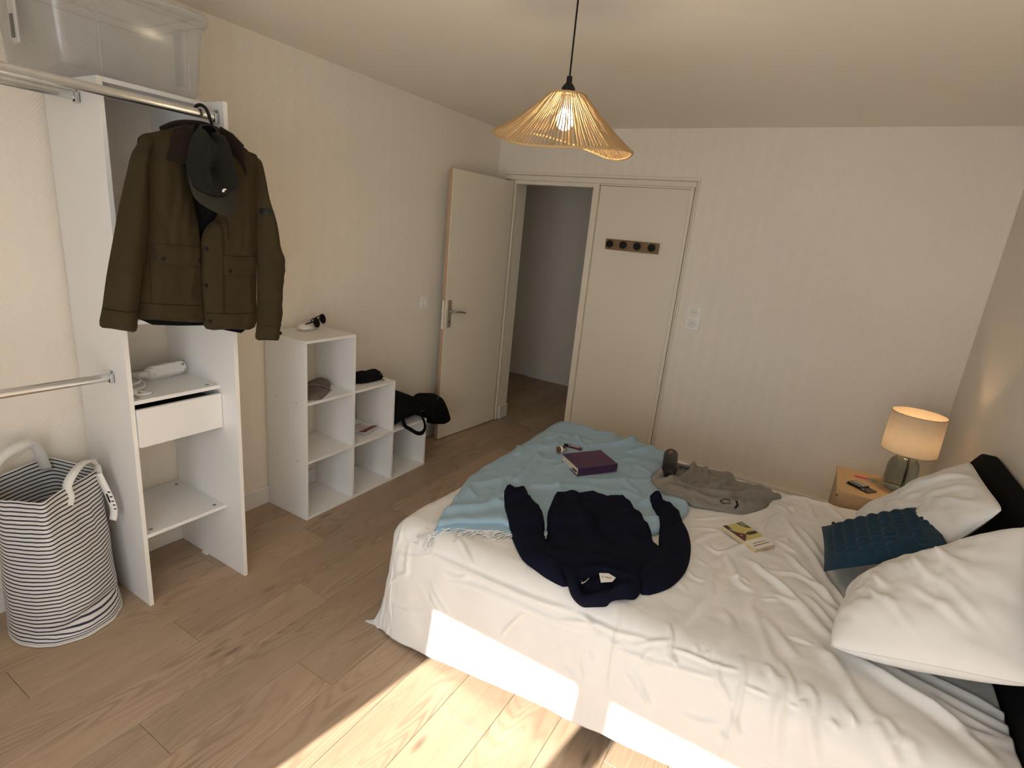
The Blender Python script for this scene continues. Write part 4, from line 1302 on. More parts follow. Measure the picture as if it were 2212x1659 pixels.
M['sheet'] = cloth_mat('grey_white_fitted_sheet', (0.52, 0.525, 0.54), (0.58, 0.585, 0.60), 12, 900, 0.0003, 0.05)
mt = MB()
mt.box(1.40, 3.235, -2.42, -1.09, 0.272, 0.455)
tag(build(mt, 'mattress', 'sheet', bevel=0.04, smooth=60), 'pale grey sheeted mattress under the white duvet', 'mattress')

# --- duvet: sheet coordinates (u,v) draped over a rounded box
BX0, BY0, BY1, BZ, BR = 1.335, -2.46, -1.05, 0.50, 0.10
def smst(a, b, x):
    t = min(1, max(0, (x - a) / (b - a)))
    return t * t * (3 - 2 * t)
def bed_top(u, v):
    return BZ + .012 * math.sin(2.1 * u + 1.3 * v) + .010 * math.sin(3.7 * v - 1.9 * u + 1) + .02 * smst(2.5, 3.0, u)
def bed_frame(u, v):
    """point and outward normal of the smooth base surface"""
    qx = max(BX0 - u, 0); qy = max(BY0 - v, 0, v - BY1); sy = -1 if v < BY0 else 1
    cu = max(u, BX0); cv = min(max(v, BY0), BY1); z = bed_top(cu, cv)
    if qx == 0 and qy == 0:
        return Vector((u, v, z)), Vector((0, 0, 1))
    s = (qx ** 5 + qy ** 5) ** .2
    a = math.atan2(qy, qx)
    if s < BR * PI / 2:
        t = s / BR; h = BR * math.sin(t); d = BR * (1 - math.cos(t)); n = (math.sin(t), math.cos(t))
    else:
        t = s - BR * PI / 2; h = BR + .10 * t; d = BR + .995 * t; n = (0.995, 0.10)
    hd_ = Vector((-math.cos(a), sy * math.sin(a), 0))
    return Vector((cu, cv, z - d)) + hd_ * h, hd_ * n[0] + Vector((0, 0, n[1]))
# wrinkle strokes: (points in sheet coords, height, half width)
STROKES = []
def stroke(pts, h, w):
    STROKES.append((np.array(pts, float), h, w))
for q in (
    (1.475,-2.586,1.587,-2.586,1.706,-2.586,1.842,-2.584,1.957,-2.577,2.064,-2.565,6,9),
    (1.585,-2.658,1.701,-2.629,1.85,-2.623,1.967,-2.621,2.103,-2.616,5,9),
    (1.842,-2.584,1.932,-2.587,2.023,-2.574,3,7),
    (2.091,-2.566,2.169,-2.566,2.229,-2.565,2.337,-2.542,5,8),
    (2.211,-2.49,2.227,-2.566,2.23,-2.664,2.239,-2.778,4,5),
    (1.22,-2.705,1.234,-2.867,1.334,-2.971,3,6),
    (1.252,-2.867,1.381,-2.854,1.497,-2.826,3,6),
    (1.281,-2.653,1.401,-2.622,1.476,-2.588,3,7),
    (1.37,-2.581,1.369,-2.656,1.348,-2.728,1.067,-2.829,6,12),
    (1.561,-2.49,1.62,-2.528,1.665,-2.563,4,8),
    (1.507,-2.696,1.557,-2.744,1.606,-2.791,5,9),
    (1.5,-2.743,1.549,-2.785,4,9),
    (1.902,-2.645,1.854,-2.719,1.831,-2.766,4,6),
    (1.843,-2.464,1.855,-2.517,1.883,-2.55,3,12),
    (1.681,-2.479,1.696,-2.535,3,10),
    (2.114,-2.556,2.153,-2.582,2.189,-2.605,5,8),
    (2.038,-2.609,2.097,-2.587,2.17,-2.57,4,8),
    (2.087,-2.763,2.117,-2.78,4,6),
    (2.137,-2.714,2.158,-2.769,4,6),
    (2.282,-2.673,2.337,-2.711,2.373,-2.748,6,9),
    (2.342,-2.558,2.325,-2.602,2.363,-2.603,5,9),
    (2.029,-2.658,2.098,-2.734,3,12),
    (1.951,-2.696,2.017,-2.748,2.5,14),
    (1.634,-2.663,1.718,-2.735,2.5,14),
    (1.73,-2.652,1.803,-2.708,2.5,14),
    (2.154,-2.661,2.175,-2.694,4,6),
    (2.203,-2.598,2.257,-2.597,4,7),
    (2.283,-2.584,2.338,-2.546,2.385,-2.519,4,8),
    (2.389,-2.562,2.424,-2.576,5,7),
    (1.852,-2.779,1.881,-2.937,2,5),
    (1.567,-2.629,1.621,-2.626,1.658,-2.604,4,8),
    (1.469,-2.637,1.541,-2.639,1.572,-2.663,3,10),
    (1.265,-2.509,1.307,-2.577,1.265,-2.63,5,14),
    (2.522,-1.895,2.582,-1.952,2.66,-2.018,2.732,-2.098,2.812,-2.192,14,16),
    (2.556,-1.921,2.634,-1.919,2.693,-1.891,2.757,-1.924,2.825,-2.004,2.856,-2.027,9,12),
    (2.649,-1.732,2.7,-1.825,2.77,-1.921,2.841,-2.089,10,13),
    (2.61,-1.353,2.672,-1.535,2.733,-1.666,2.789,-1.844,2.847,-1.981,10,14),
    (2.632,-2.083,2.699,-2.089,2.754,-2.158,2.809,-2.206,10,16),
    (2.422,-2.036,2.445,-1.905,2.485,-1.798,2.524,-1.784,9,14),
    (2.448,-1.922,2.475,-1.99,2.52,-2.089,2.565,-2.105,8,14),
    (2.423,-2.043,2.428,-2.143,2.435,-2.252,2.4,-2.451,8,16),
    (2.535,-1.591,2.546,-1.437,2.576,-1.326,8,8),
    (2.602,-1.64,2.63,-1.582,2.641,-1.619,8,10),
    (2.607,-1.647,2.653,-1.686,2.685,-1.703,7,10),
    (2.317,-1.918,2.359,-1.792,2.407,-1.724,5,14),
    (2.281,-1.794,2.333,-1.746,2.381,-1.724,4,12),
    (2.268,-1.692,2.335,-1.614,2.403,-1.533,4,14),
    (2.363,-1.898,2.401,-1.925,2.443,-1.888,6,11),
    (2.567,-1.216,2.619,-1.289,2.604,-1.399,8,14),
    (2.622,-1.199,2.647,-1.236,8,9),
    (2.683,-1.018,2.717,-1.195,2.738,-1.291,6,18),
    (2.57,-1.138,2.635,-1.036,2.73,-1.038,2.813,-1.012,7,18),
    (2.776,-1.009,2.823,-1.129,2.866,-1.192,6,16),
    (2.343,-2.135,2.378,-2.169,2.407,-2.153,3,8),
    (2.498,-2.286,2.535,-2.347,2.529,-2.487,7,18),
    (2.578,-2.096,2.582,-2.228,2.647,-2.353,8,20),
    (2.608,-2.227,2.686,-2.326,2.719,-2.375,9,22),
    (2.691,-2.278,2.727,-2.281,2.762,-2.277,5,6),
    (2.603,-2.133,2.647,-2.106,3,7),
    (2.488,-2.07,2.522,-2.05,2.547,-2.075,6,12),
    (2.674,-1.408,2.729,-1.538,2.779,-1.691,7,13),
    (2.359,-2.036,2.395,-2.058,3,12),
    (2.337,-2.232,2.367,-2.265,2.5,12),
    (2.364,-2.467,2.383,-2.507,2.388,-2.545,5,8),
    (2.721,-2.017,2.769,-2.065,2.829,-2.157,7,11),
    (2.745,-1.97,2.793,-2.027,2.844,-2.099,6,10),
    (2.789,-1.86,2.84,-1.958,2.856,-2.014,6,10),
    (2.389,-2.54,2.443,-2.532,2.523,-2.528,2.581,-2.514,5,7),
    (2.529,-2.487,2.527,-2.53,2.54,-2.569,2.556,-2.581,2.602,-2.631,9,11),
    (2.585,-2.471,2.6,-2.528,2.602,-2.573,2.605,-2.629,2.603,-2.696,2.603,-2.818,9,10),
    (2.686,-2.474,2.705,-2.519,2.702,-2.589,2.728,-2.738,12,18),
    (2.687,-2.416,2.72,-2.483,2.732,-2.538,9,12),
    (2.751,-2.517,2.772,-2.556,2.819,-2.681,12,20),
    (2.76,-2.468,2.781,-2.509,2.787,-2.549,9,13),
    (2.721,-2.543,2.745,-2.547,4,7),
    (2.608,-2.547,2.669,-2.545,4,6),
    (2.653,-2.451,2.671,-2.494,8,13),
    (2.6,-2.636,2.624,-2.691,7,7),
    (2.577,-2.711,2.602,-2.72,6,8),
    (2.23,-2.615,2.301,-2.603,2.347,-2.595,4,7),
    (2.275,-2.65,2.328,-2.687,2.365,-2.744,7,10),
    (2.468,-2.719,2.518,-2.712,2.563,-2.692,3,8),
    (2.348,-2.602,2.439,-2.581,2.535,-2.562,3.5,7),
    (2.494,-2.495,2.489,-2.527,6,10),
    (2.456,-2.495,2.468,-2.523,5,10),
    (2.824,-2.538,2.843,-2.555,6,8),
    (2.857,-2.5,2.873,-2.526,6,10),
    (2.386,-2.541,2.417,-2.575,6,9),
    (2.618,-2.327,2.65,-2.398,2.665,-2.452,7,18),
    (2.846,-2.243,2.941,-2.293,3.035,-2.333,3.118,-2.387,3.187,-2.459,12,20),
    (2.904,-2.264,2.988,-2.323,3.068,-2.348,3.133,-2.368,3.255,-2.348,11,18),
    (2.993,-2.262,3.085,-2.304,3.17,-2.329,3.258,-2.336,10,16),
    (2.931,-2.225,3.018,-2.252,3.111,-2.275,3.198,-2.289,3.267,-2.294,12,18),
    (3.023,-2.193,3.119,-2.214,3.208,-2.235,3.274,-2.259,12,16),
    (2.772,-2.249,2.838,-2.358,2.887,-2.451,2.924,-2.493,9,22),
    (2.924,-2.496,2.949,-2.534,2.978,-2.577,10,20),
    (2.946,-2.47,2.967,-2.505,2.966,-2.533,9,13),
    (2.859,-2.49,2.88,-2.534,8,11),
    (2.849,-2.377,2.868,-2.457,7,16),
    (2.785,-2.311,2.822,-2.304,2.859,-2.388,6,18),
    (2.969,-2.504,3,-2.515,3.024,-2.552,8,22)):
    stroke([(q[i], q[i + 1]) for i in range(0, len(q) - 2, 2)], q[-2] * 0.001, q[-1] * 0.001)
def stroke_field(U, V):
    Z = np.zeros_like(U)
    for pts, h, w in STROKES:
        lo = pts.min(0) - 3.5 * w
        hi = pts.max(0) + 3.5 * w
        m = (U > lo[0]) & (U < hi[0]) & (V > lo[1]) & (V < hi[1])
        if not m.any():
            continue
        C_ = np.array(catmull([tuple(p) for p in pts], 4, False)) if len(pts) > 2 else np.linspace(pts[0], pts[1], 8)
        P = np.stack([U[m], V[m]], 1)
        best = np.full(len(P), 1e9)
        tt = np.zeros(len(P))
        n = len(C_) - 1
        for i in range(n):
            a, b = C_[i], C_[i + 1]
            ab = b - a
            L = max(ab @ ab, 1e-12)
            t = np.clip((P - a) @ ab / L, 0, 1)
            d = np.hypot(*(P - a - t[:, None] * ab).T)
            k = d < best
            best[k] = d[k]
            tt[k] = (i + t[k]) / n
        tap = np.clip(np.sin(PI * np.clip(tt, 0.02, 0.98)), 0, 1) ** 0.6
        h = h * (1.7 if w < 0.0095 else 1.0)
        w = max(w, 0.006)
        Z[m] += h * tap * (np.exp(-(best / w) ** 2) - 0.38 * np.exp(-(best / (2.3 * w)) ** 2))
    return Z
M['duvet'] = cloth_mat('white_cotton', (0.800, 0.788, 0.765), (0.845, 0.835, 0.815), 10, 1200, 0.00025, 0.08, 0.85)
du = 0.0054
us = np.arange(BX0 - 0.552, 3.236, du)
vside = np.linspace(-0.552, 0, 104)[:-1]
vs_ = np.concatenate([BY0 + vside, np.arange(BY0, BY1, du), BY1 + np.linspace(0, 0.42, 44)])
UU, VV = np.meshgrid(us, vs_)
K = 1 - 0.20 * np.clip((UU - 1.45) / 1.1, 0, 1)
VE = np.where(VV < BY0, BY0 + (VV - BY0) * K, VV)
DZ = stroke_field(UU, VE)
mb = MB()
verts = []
for j in range(UU.shape[0]):
    for i in range(UU.shape[1]):
        u, v = UU[j, i], VE[j, i]
        p, n = bed_frame(u, v)
        side = max(BX0 - u, BY0 - v, v - BY1, 0)
        amp = 0.0042 if side < 0.05 else 0.0045
        dz = DZ[j, i] * 1.8 + amp * fbm(u * 9, v * 9, 1.0, 3) + 0.006 * fbm(u * 2.2, v * 2.2, 5.0, 2)
        if side > 0.12:   # hanging folds
            along = u if BY0 - v > BX0 - u else v
            dz += 0.009 * min(1, (side - 0.12) / 0.2) * noise.noise(Vector((along * 7, 0.6 * side, 3.1)))
        qx, qy = max(BX0 - u, 0), max(BY0 - v, 0)
        q = p + n * dz
        if qx > 0.05 and qy > 0.05:
            s = (qx ** 5 + qy ** 5) ** .2
            e = max(0, (s - 0.40) / 0.15)
            k = math.exp(-((math.atan2(qy, qx) - PI / 4) / 0.22) ** 2)
            q += Vector((-0.8, -0.25, 0)) * 0.030 * e * e * k
        verts.append((q.x, q.y, max(q.z, 0.005)))
w = UU.shape[1]
fs = [(j * w + i, j * w + i + 1, (j + 1) * w + i + 1, (j + 1) * w + i) for j in range(UU.shape[0] - 1) for i in range(w - 1)]
mb.add(verts, fs)
dv_o = build(mb, 'duvet', 'duvet', smooth=180, fixn=False)
sd_ = dv_o.modifiers.new('solid', 'SOLIDIFY')
sd_.thickness = 0.006
sd_.offset = -1
tag(dv_o, 'rumpled white cotton duvet draped over the bed to the floor', 'duvet')

def bed_at(p, h):
    q, n = bed_frame(p[0], p[1])
    return tuple(q + n * h)
def ridge(P, pts, h, w):
    d = seg_open(P, pts)
    return h * np.exp(-(d / w) ** 2)
def seg_open(P, pts):
    A = np.array(pts, float)
    d = np.full(len(P), 1e9)
    for a, b in zip(A[:-1], A[1:]):
        ab = b - a
        t = np.clip(((P - a) @ ab) / (ab @ ab), 0, 1)
        d = np.minimum(d, np.hypot(*(P - a - t[:, None] * ab).T))
    return d

# ------------------------------------------------------------------ pillows and cushion
def pillow(name, label, cat, c, T, mat, n=56, tb=0.55, wr_=0.018, seed=1, quilt=False, pinch=0.025, strokes=(), thing_=True, group=None):
    c = [Vector(k) for k in c]
    nrm = ((c[1] - c[0]).cross(c[3] - c[0])).normalized()
    ctr = (c[0] + c[1] + c[2] + c[3]) / 4
    def pt(s, t, side):
        p = (c[0] * (1 - s) + c[1] * s) * (1 - t) + (c[3] * (1 - s) + c[2] * s) * t
        a, b = 2 * s - 1, 2 * t - 1
        k = 1 - pinch * (abs(a) ** 3 * (1 - b * b) + abs(b) ** 3 * (1 - a * a)) - (0.0 if quilt else 0.035) * abs(a * b) ** 8
        p = ctr + (p - ctr) * k
        ex, ep = (2.4, 0.62) if quilt else (2.7, 0.58)
        f = (max(0, 1 - abs(a) ** ex) ** ep) * (max(0, 1 - abs(b) ** ex) ** ep)
        h = T * f * (1.0 if side > 0 else -tb)
        if side > 0:
            e = min(1, f * 1.6)
            if quilt:
                # staggered padded scallops
                X, Y = s * 12, t * 9
                r = int(math.floor(Y))
                fx = (X + 0.5 * (r % 2)) % 1
                fy = Y - r
                h += e * e * (0.0115 * (math.sin(PI * fx) ** 0.9) * (math.sin(PI * fy) ** 0.8) - 0.003)
                h += 0
            else:
                h += e * wr_ * fbm(s * 3.2, t * 3.2, seed, 3)
                for (x0, y0, x1, y1, hh, ww) in strokes:
                    dx_, dy_ = x1 - x0, y1 - y0
                    L = dx_ * dx_ + dy_ * dy_
                    q = min(1, max(0, ((s - x0) * dx_ + (t - y0) * dy_) / L))
                    d = math.hypot(s - x0 - q * dx_, t - y0 - q * dy_)
                    h += e * hh * math.sin(PI * min(.98, max(.02, q))) ** .5 * (math.exp(-(d / ww) ** 2) - .35 * math.exp(-(d / (2.2 * ww)) ** 2))
        return tuple(p + nrm * h)
    mb = MB()
    mb.grid(n, n, lambda s, t: pt(s, t, 1))
    mb.grid(n, n, lambda s, t: pt(s, t, -1))
    o = thing(name, label, cat, tuple(Vector((ctr.x, ctr.y, min(k.z for k in c)))), group=group)
    me = build(mb, 'cover', mat, o, smooth=75)
    bm = bmesh.new(); bm.from_mesh(me.data)
    bmesh.ops.remove_doubles(bm, verts=bm.verts, dist=1e-5)
    bmesh.ops.recalc_face_normals(bm, faces=bm.faces)
    bm.to_mesh(me.data); bm.free()
    me.data.polygons.foreach_set('use_smooth', [True] * len(me.data.polygons))
    # piped seam
    edge = [pt(k / 24, 0, 1) for k in range(25)] + [pt(1, k / 24, 1) for k in range(1, 25)] + [pt(1 - k / 24, 1, 1) for k in range(1, 25)] + [pt(0, 1 - k / 24, 1) for k in range(1, 25)]
    build(MB().tube(edge, 0.0016, 5, caps=False), 'seam', mat, o, smooth=80)
    return o
rs = random.Random(5)
def rstrokes(n, x0, x1, y0, y1, ang, h):
    out = []
    for _ in range(n):
        x, y = rs.uniform(x0, x1), rs.uniform(y0, y1)
        a = ang + rs.uniform(-0.35, 0.35)
        L = rs.uniform(0.15, 0.38)
        out.append((x, y, x + L * math.cos(a), y + L * math.sin(a), h * rs.uniform(0.6, 1.3), rs.uniform(0.018, 0.035)))
    return out
pillow('pillow', 'white pillow leaning on the headboard behind the navy cushion', 'pillow', [(2.880, -1.205, 0.555), (3.000, -1.80, 0.565), (3.185, -1.885, 0.965), (3.195, -1.310, 0.945)], 0.062, 'duvet', tb=0.7, seed=3, group='white bed pillows', strokes=rstrokes(12, .2, .6, .25, .7, 0.9, 0.014))
pillow('pillow', 'large white pillow at the near corner of the bed in front of the navy cushion', 'pillow', [(2.870, -1.880, 0.560), (2.795, -2.335, 0.560), (3.225, -2.400, 0.715), (3.222, -1.985, 0.975)], 0.095, 'duvet', tb=1.1, seed=8, group='white bed pillows', strokes=rstrokes(20, .15, .65, .12, .7, 0.5, 0.015))
M['navyq'] = cloth_mat('navy_quilted_velvet', (0.0085, 0.030, 0.052), (0.014, 0.043, 0.072), 40, 700, 0.0005, 0.08)
cu = pillow('cushion', 'navy quilted cushion resting on the pillows', 'cushion', [(2.752, -1.548, 0.585), (2.770, -1.925, 0.585), (3.085, -1.950, 0.805), (3.068, -1.555, 0.805)], 0.042, 'navyq', n=130, tb=0.8, quilt=True, pinch=0.03)
build(MB().box(2.782, 2.794, -1.5475, -1.5455, 0.606, 0.622), 'brand_tab', plain('black_tab', (0.02, 0.03, 0.04), 0.7), cu)

# ------------------------------------------------------------------ blue throw with fringe
M['throw'] = cloth_mat('light_blue_wool', (0.29, 0.435, 0.545), (0.37, 0.52, 0.625), 26, 420, 0.0012, 0.12, 0.95)
th_ = thing('throw_blanket', 'light blue wool throw with white fringe across the foot of the bed', 'blanket', (1.65, -1.75, 0.50))
TO = [(1.452, -2.478), (1.50, -2.425), (1.563, -2.379), (1.640, -2.322), (1.703, -2.318), (1.836, -2.222), (2.00, -2.12), (2.150, -2.03), (2.205, -1.85), (2.234, -1.650), (2.16, -1.50), (2.06, -1.30), (1.99, -1.10), (1.97, -0.97), (1.80, -0.93), (1.50, -0.92), (1.25, -0.94), (1.185, -1.02), (1.17, -1.25), (1.185, -1.50), (1.215, -1.75), (1.255, -1.92), (1.325, -2.142), (1.381, -2.305), (1.415, -2.42)]
TS = [([(1.42, -2.38), (1.52, -2.25), (1.55, -2.05)], .012, .030), ([(1.50, -1.95), (1.48, -1.75), (1.42, -1.60)], .012, .022), ([(1.38, -2.10), (1.45, -1.95), (1.43, -1.82)], .010, .025), ([(1.60, -1.95), (1.75, -1.80), (2.0, -1.72)], .009, .022), ([(1.75, -1.72), (1.95, -1.55), (2.05, -1.40)], .008, .025), ([(2.05, -1.78), (2.15, -1.65), (2.20, -1.62)], .012, .022), ([(1.95, -1.75), (2.12, -1.72)], .009, .018), ([(1.60, -1.30), (1.72, -1.12), (1.75, -1.0)], .016, .020), ([(1.80, -1.20), (1.88, -1.05)], .014, .022), ([(1.36, -1.5), (1.50, -1.45), (1.62, -1.62)], .006, .03), ([(1.35, -1.25), (1.55, -1.22)], .005, .03), ([(1.56, -2.20), (1.66, -2.12)], .010, .025), ([(1.85, -1.95), (1.98, -1.88)], .010, .022)]
rt_ = random.Random(21)
for _ in range(26):
    x_, y_ = rt_.uniform(1.3, 2.1), rt_.uniform(-2.3, -1.05)
    a_ = rt_.choice((0.9, 2.3, 1.6)) + rt_.uniform(-0.4, 0.4)
    l_ = rt_.uniform(0.06, 0.20)
    TS.append(([(x_, y_), (x_ + l_ * 0.5 * math.cos(a_) + rt_.uniform(-.02, .02), y_ + l_ * 0.5 * math.sin(a_)), (x_ + l_ * math.cos(a_), y_ + l_ * math.sin(a_))], rt_.uniform(0.005, 0.010), rt_.uniform(0.010, 0.018)))
def throw_f(P, d):
    h = 0.017 + dome(d, 0.02, 0.010) + 0.0075 * fb(P, 7, 7, 2, 4) + 0.004 * np.abs(fb(P, 11, 5, 9, 2))
    for pts, hh, w_ in TS:
        h = h + 1.5 * ridge(P, pts, hh, w_ * 0.85)
    return h
mb, TP, TF, td = inflate(catmull(TO, 3), 0.010, throw_f, lambda P, d: 0.010 + 0 * d, bed_at)
build(mb, 'top_layer', 'throw', th_, smooth=80)
UL = [(1.448, -2.520), (1.50, -2.468), (1.58, -2.425), (1.66, -2.372), (1.74, -2.345), (1.84, -2.26), (1.80, -2.15), (1.60, -2.22), (1.45, -2.34)]
mb, P, F, d = inflate(catmull(UL, 3), 0.014, lambda P, d: 0.004 + dome(d, 0.01, 0.006) + 0.003 * np.abs(np.sin(60 * (P[:, 0] + P[:, 1]))) * np.clip(d / .01, 0, 1), lambda P, d: 0.0012 + 0 * d, bed_at)
build(mb, 'under_layer', cloth_mat('mid_blue_wool', (0.27, 0.46, 0.63), (0.33, 0.52, 0.69), 26, 420, 0.0012, 0.35, 0.95), th_, smooth=80)
fr = MB()
edge_ = catmull(UL[:6], 10, False)
rf = random.Random(9)
for k in range(64):
    i = rf.uniform(0, len(edge_) - 2)
    a = Vector(edge_[int(i)]).lerp(Vector(edge_[int(i) + 1]), i % 1)
    ang = math.radians(-118 + rf.uniform(-38, 38))
    L = rf.uniform(0.04, 0.095)
    pts = []
    for j in range(7):
        t = j / 6
        q = a + Vector((math.cos(ang), math.sin(ang))) * (L * t - 0.006)
        ang += rf.uniform(-0.30, 0.30)
        pts.append(bed_at((q.x, q.y), 0.0075 * (1 - t) + 0.0042))
    fr.tube(pts, [0.0021] * 6 + [0.0012], 5)
fo = build(fr, 'fringe', cloth_mat('white_fringe_yarn', (0.74, 0.74, 0.71), (0.82, 0.82, 0.79), 80, 800), th_, smooth=80)
fo['kind'] = 'stuff'
def throw_top(u, v):
    i = np.argmin((TP[:, 0] - u) ** 2 + (TP[:, 1] - v) ** 2)
    return bed_frame(u, v)[0].z + float(TF[i])

# ------------------------------------------------------------------ navy jumper
M['navyknit'] = cloth_mat('navy_fleece', (0.0050, 0.0056, 0.0140), (0.0075, 0.0085, 0.0200), 60, 500, 0.0010, 0.0)
sw_ = thing('jumper', 'navy zip neck jumper laid out across the throw and the duvet', 'jumper', (1.95, -2.15, 0.50))
SB = [(1.705, -1.953), (1.744, -1.962), (1.845, -1.9), (1.946, -1.837), (1.957, -1.794), (1.995, -1.844), (2.021, -1.829), (2.052, -1.889), (2.142, -1.982), (2.205, -2.071), (2.255, -2.105), (2.286, -2.208), (2.275, -2.308), (2.242, -2.385), (2.199, -2.44), (2.16, -2.475), (2.108, -2.505), (2.044, -2.500), (2.010, -2.496), (1.94, -2.472), (1.863, -2.440), (1.833, -2.365), (1.842, -2.316), (1.773, -2.175), (1.747, -2.102)]
SL_ = [(1.506, -2.072), (1.554, -2.079), (1.566, -2.026), (1.595, -2.026), (1.661, -2.107), (1.73, -2.148), (1.785, -2.223), (1.845, -2.32), (1.91, -2.365), (1.97, -2.43), (2.022, -2.500), (1.96, -2.505), (1.899, -2.493), (1.83, -2.472), (1.766, -2.416), (1.699, -2.345), (1.634, -2.27), (1.568, -2.182)]
SR_ = [(2.071, -1.745), (2.1, -1.713), (2.134, -1.722), (2.156, -1.71), (2.194, -1.738), (2.247, -1.808), (2.298, -1.915), (2.326, -2.024), (2.34, -2.141), (2.332, -2.24), (2.306, -2.322), (2.25, -2.392), (2.20, -2.33), (2.20, -2.20), (2.212, -2.085), (2.198, -2.018), (2.163, -1.902), (2.116, -1.812)]
def base_off(P):
    """extra lift where the throw lies underneath"""
    out = np.zeros(len(P))
    for i, p in enumerate(P):
        dd = (TP[:, 0] - p[0]) ** 2 + (TP[:, 1] - p[1]) ** 2
        j = np.argmin(dd)
        out[i] = (TF[j] + 0.002) if dd[j] < 0.016 ** 2 else 0.006
    # blur
    return out
def jf(H_, w_, seed, rid=()):
    def f(P, d):
        h = base_off(P) * np.exp(-0 * d) + dome(d, w_, H_) + 0.010 * fb(P, 9, 9, seed, 3) * np.clip(d / 0.02, 0, 1)
        for pts, hh, ww in rid:
            h = h + ridge(P, pts, hh, ww) * np.clip(d / 0.02, 0, 1)
        return h
    return f
mb, P, F, d = inflate(catmull(SB, 3), 0.014, jf(0.030, 0.04, 3, [([(1.79, -1.97), (1.90, -2.12), (2.00, -2.25)], .022, .028), ([(2.00, -1.90), (2.06, -2.02), (2.10, -2.14)], .018, .03), ([(1.93, -2.40), (2.05, -2.33), (2.18, -2.32)], .012, .03), ([(1.80, -2.20), (1.92, -2.30)], .012, .03), ([(1.86, -2.05), (1.98, -2.12), (2.08, -2.20)], -.014, .03)]), lambda P, d: base_off(P) - 0.001, bed_at)
build(mb, 'body', 'navyknit', sw_, smooth=80)
for ol, sd in ((SL_, 14), (SR_, 19)):
    mb, P, F, d = inflate(catmull(ol, 3), 0.013, jf(0.036, 0.045, sd), lambda P, d: base_off(P) - 0.001, bed_at)
    build(mb, 'sleeve', 'navyknit', sw_, smooth=80)
# stand collar: raised ring with an open neck
CO = [(2.011, -2.470), (2.045, -2.520), (2.091, -2.540), (2.127, -2.532), (2.167, -2.512), (2.178, -2.490), (2.215, -2.462), (2.241, -2.425), (2.235, -2.374), (2.171, -2.373), (2.114, -2.385), (2.06, -2.430)]
CI = [(2.075, -2.497), (2.080, -2.505), (2.095, -2.512), (2.122, -2.507), (2.157, -2.479), (2.185, -2.458), (2.197, -2.435), (2.190, -2.420), (2.180, -2.414), (2.156, -2.412), (2.111, -2.422), (2.088, -2.450)]
co = catmull(CO, 5)
ci = catmull(CI, 5)
mb = MB()
L_ = len(co)
lv = []
for t, hh in ((0, 0.012), (0.12, 0.045), (0.35, 0.062), (0.65, 0.064), (0.9, 0.050), (1.0, 0.030)):
    lv.append([bed_at(((1 - t) * co[i][0] + t * ci[i][0], (1 - t) * co[i][1] + t * ci[i][1]), hh + 0.004 * math.sin(i * 0.5)) for i in range(L_)])
mb.add([p for l in lv for p in l], [(a * L_ + i, a * L_ + (i + 1) % L_, (a + 1) * L_ + (i + 1) % L_, (a + 1) * L_ + i) for a in range(len(lv) - 1) for i in range(L_)])
mb.f.append(tuple((len(lv) - 1) * L_ + i for i in range(L_)))
build(mb, 'collar', 'navyknit', sw_, smooth=80)
def patch(pts, hgt, name, mat, parent, th=0.001):
    mb = MB().prism(pts, lambda p: bed_at(p, hgt), lambda p: bed_at(p, hgt + th))
    return build(mb, name, mat, parent)
M['labelw'] = plain('white_woven_label', (0.80, 0.79, 0.75), 0.7)
lb = patch([(2.104, -2.432), (2.131, -2.413), (2.160, -2.420), (2.158, -2.448), (2.128, -2.470)], 0.047, 'neck_label', 'labelw', sw_)
fmL = frame_m(bed_at((2.133, -2.440), 0.0486), (0.030, 0.014, 0), (-0.014, 0.03, 0))
build(text_mesh('O MLR', 0.012).xf(fmL), 'label_print', 'black', lb)
M['brass'] = plain('pale_brass', (0.62, 0.55, 0.40), 0.35, metal=0.8)
build(MB().tube([bed_at((2.073, -2.492), 0.055), bed_at((2.079, -2.500), 0.060), bed_at((2.087, -2.492), 0.060), bed_at((2.090, -2.480), 0.058)], 0.0018, 6), 'zip_pull', 'brass', sw_, smooth=60)
build(MB().tube([bed_at((1.769, -1.990), 0.060), bed_at((1.757, -1.998), 0.060)], 0.0025, 6), 'hem_tag', 'labelw', sw_)

# ------------------------------------------------------------------ grey jumper
M['greyknit'] = cloth_mat('grey_marl_knit', (0.20, 0.185, 0.162), (0.36, 0.335, 0.30), 110, 600, 0.0015, 0.05)
gj = thing('jumper', 'crumpled grey marl jumper under the black bottle at the far side of the bed', 'jumper', (2.25, -1.33, 0.50))
GO = [(1.994, -1.464), (1.999, -1.334), (2.010, -1.131), (2.077, -1.095), (2.161, -1.060), (2.236, -1.050), (2.306, -1.030), (2.336, -1.051), (2.367, -1.106), (2.47, -1.083), (2.51, -1.094), (2.579, -1.114), (2.54, -1.192), (2.527, -1.315), (2.476, -1.426), (2.432, -1.492), (2.37, -1.524), (2.315, -1.541), (2.26, -1.565), (2.202, -1.575), (2.134, -1.587), (2.102, -1.603), (2.041, -1.538)]
GS = [([(2.05, -1.50), (2.12, -1.42), (2.20, -1.44), (2.34, -1.38), (2.52, -1.16)], .022, .020), ([(2.10, -1.55), (2.22, -1.50), (2.36, -1.46), (2.46, -1.38)], .016, .018), ([(2.12, -1.36), (2.14, -1.24), (2.13, -1.12)], .024, .020), ([(2.20, -1.40), (2.22, -1.26), (2.20, -1.14)], .022, .022), ([(2.26, -1.34), (2.32, -1.22), (2.33, -1.10)], .020, .024), ([(2.30, -1.30), (2.42, -1.20), (2.50, -1.12)], .016, .018), ([(2.02, -1.50), (2.03, -1.40)], .018, .022), ([(2.09, -1.45), (2.10, -1.50)], .012, .02), ([(2.35, -1.50), (2.45, -1.42), (2.50, -1.30)], .012, .016)]
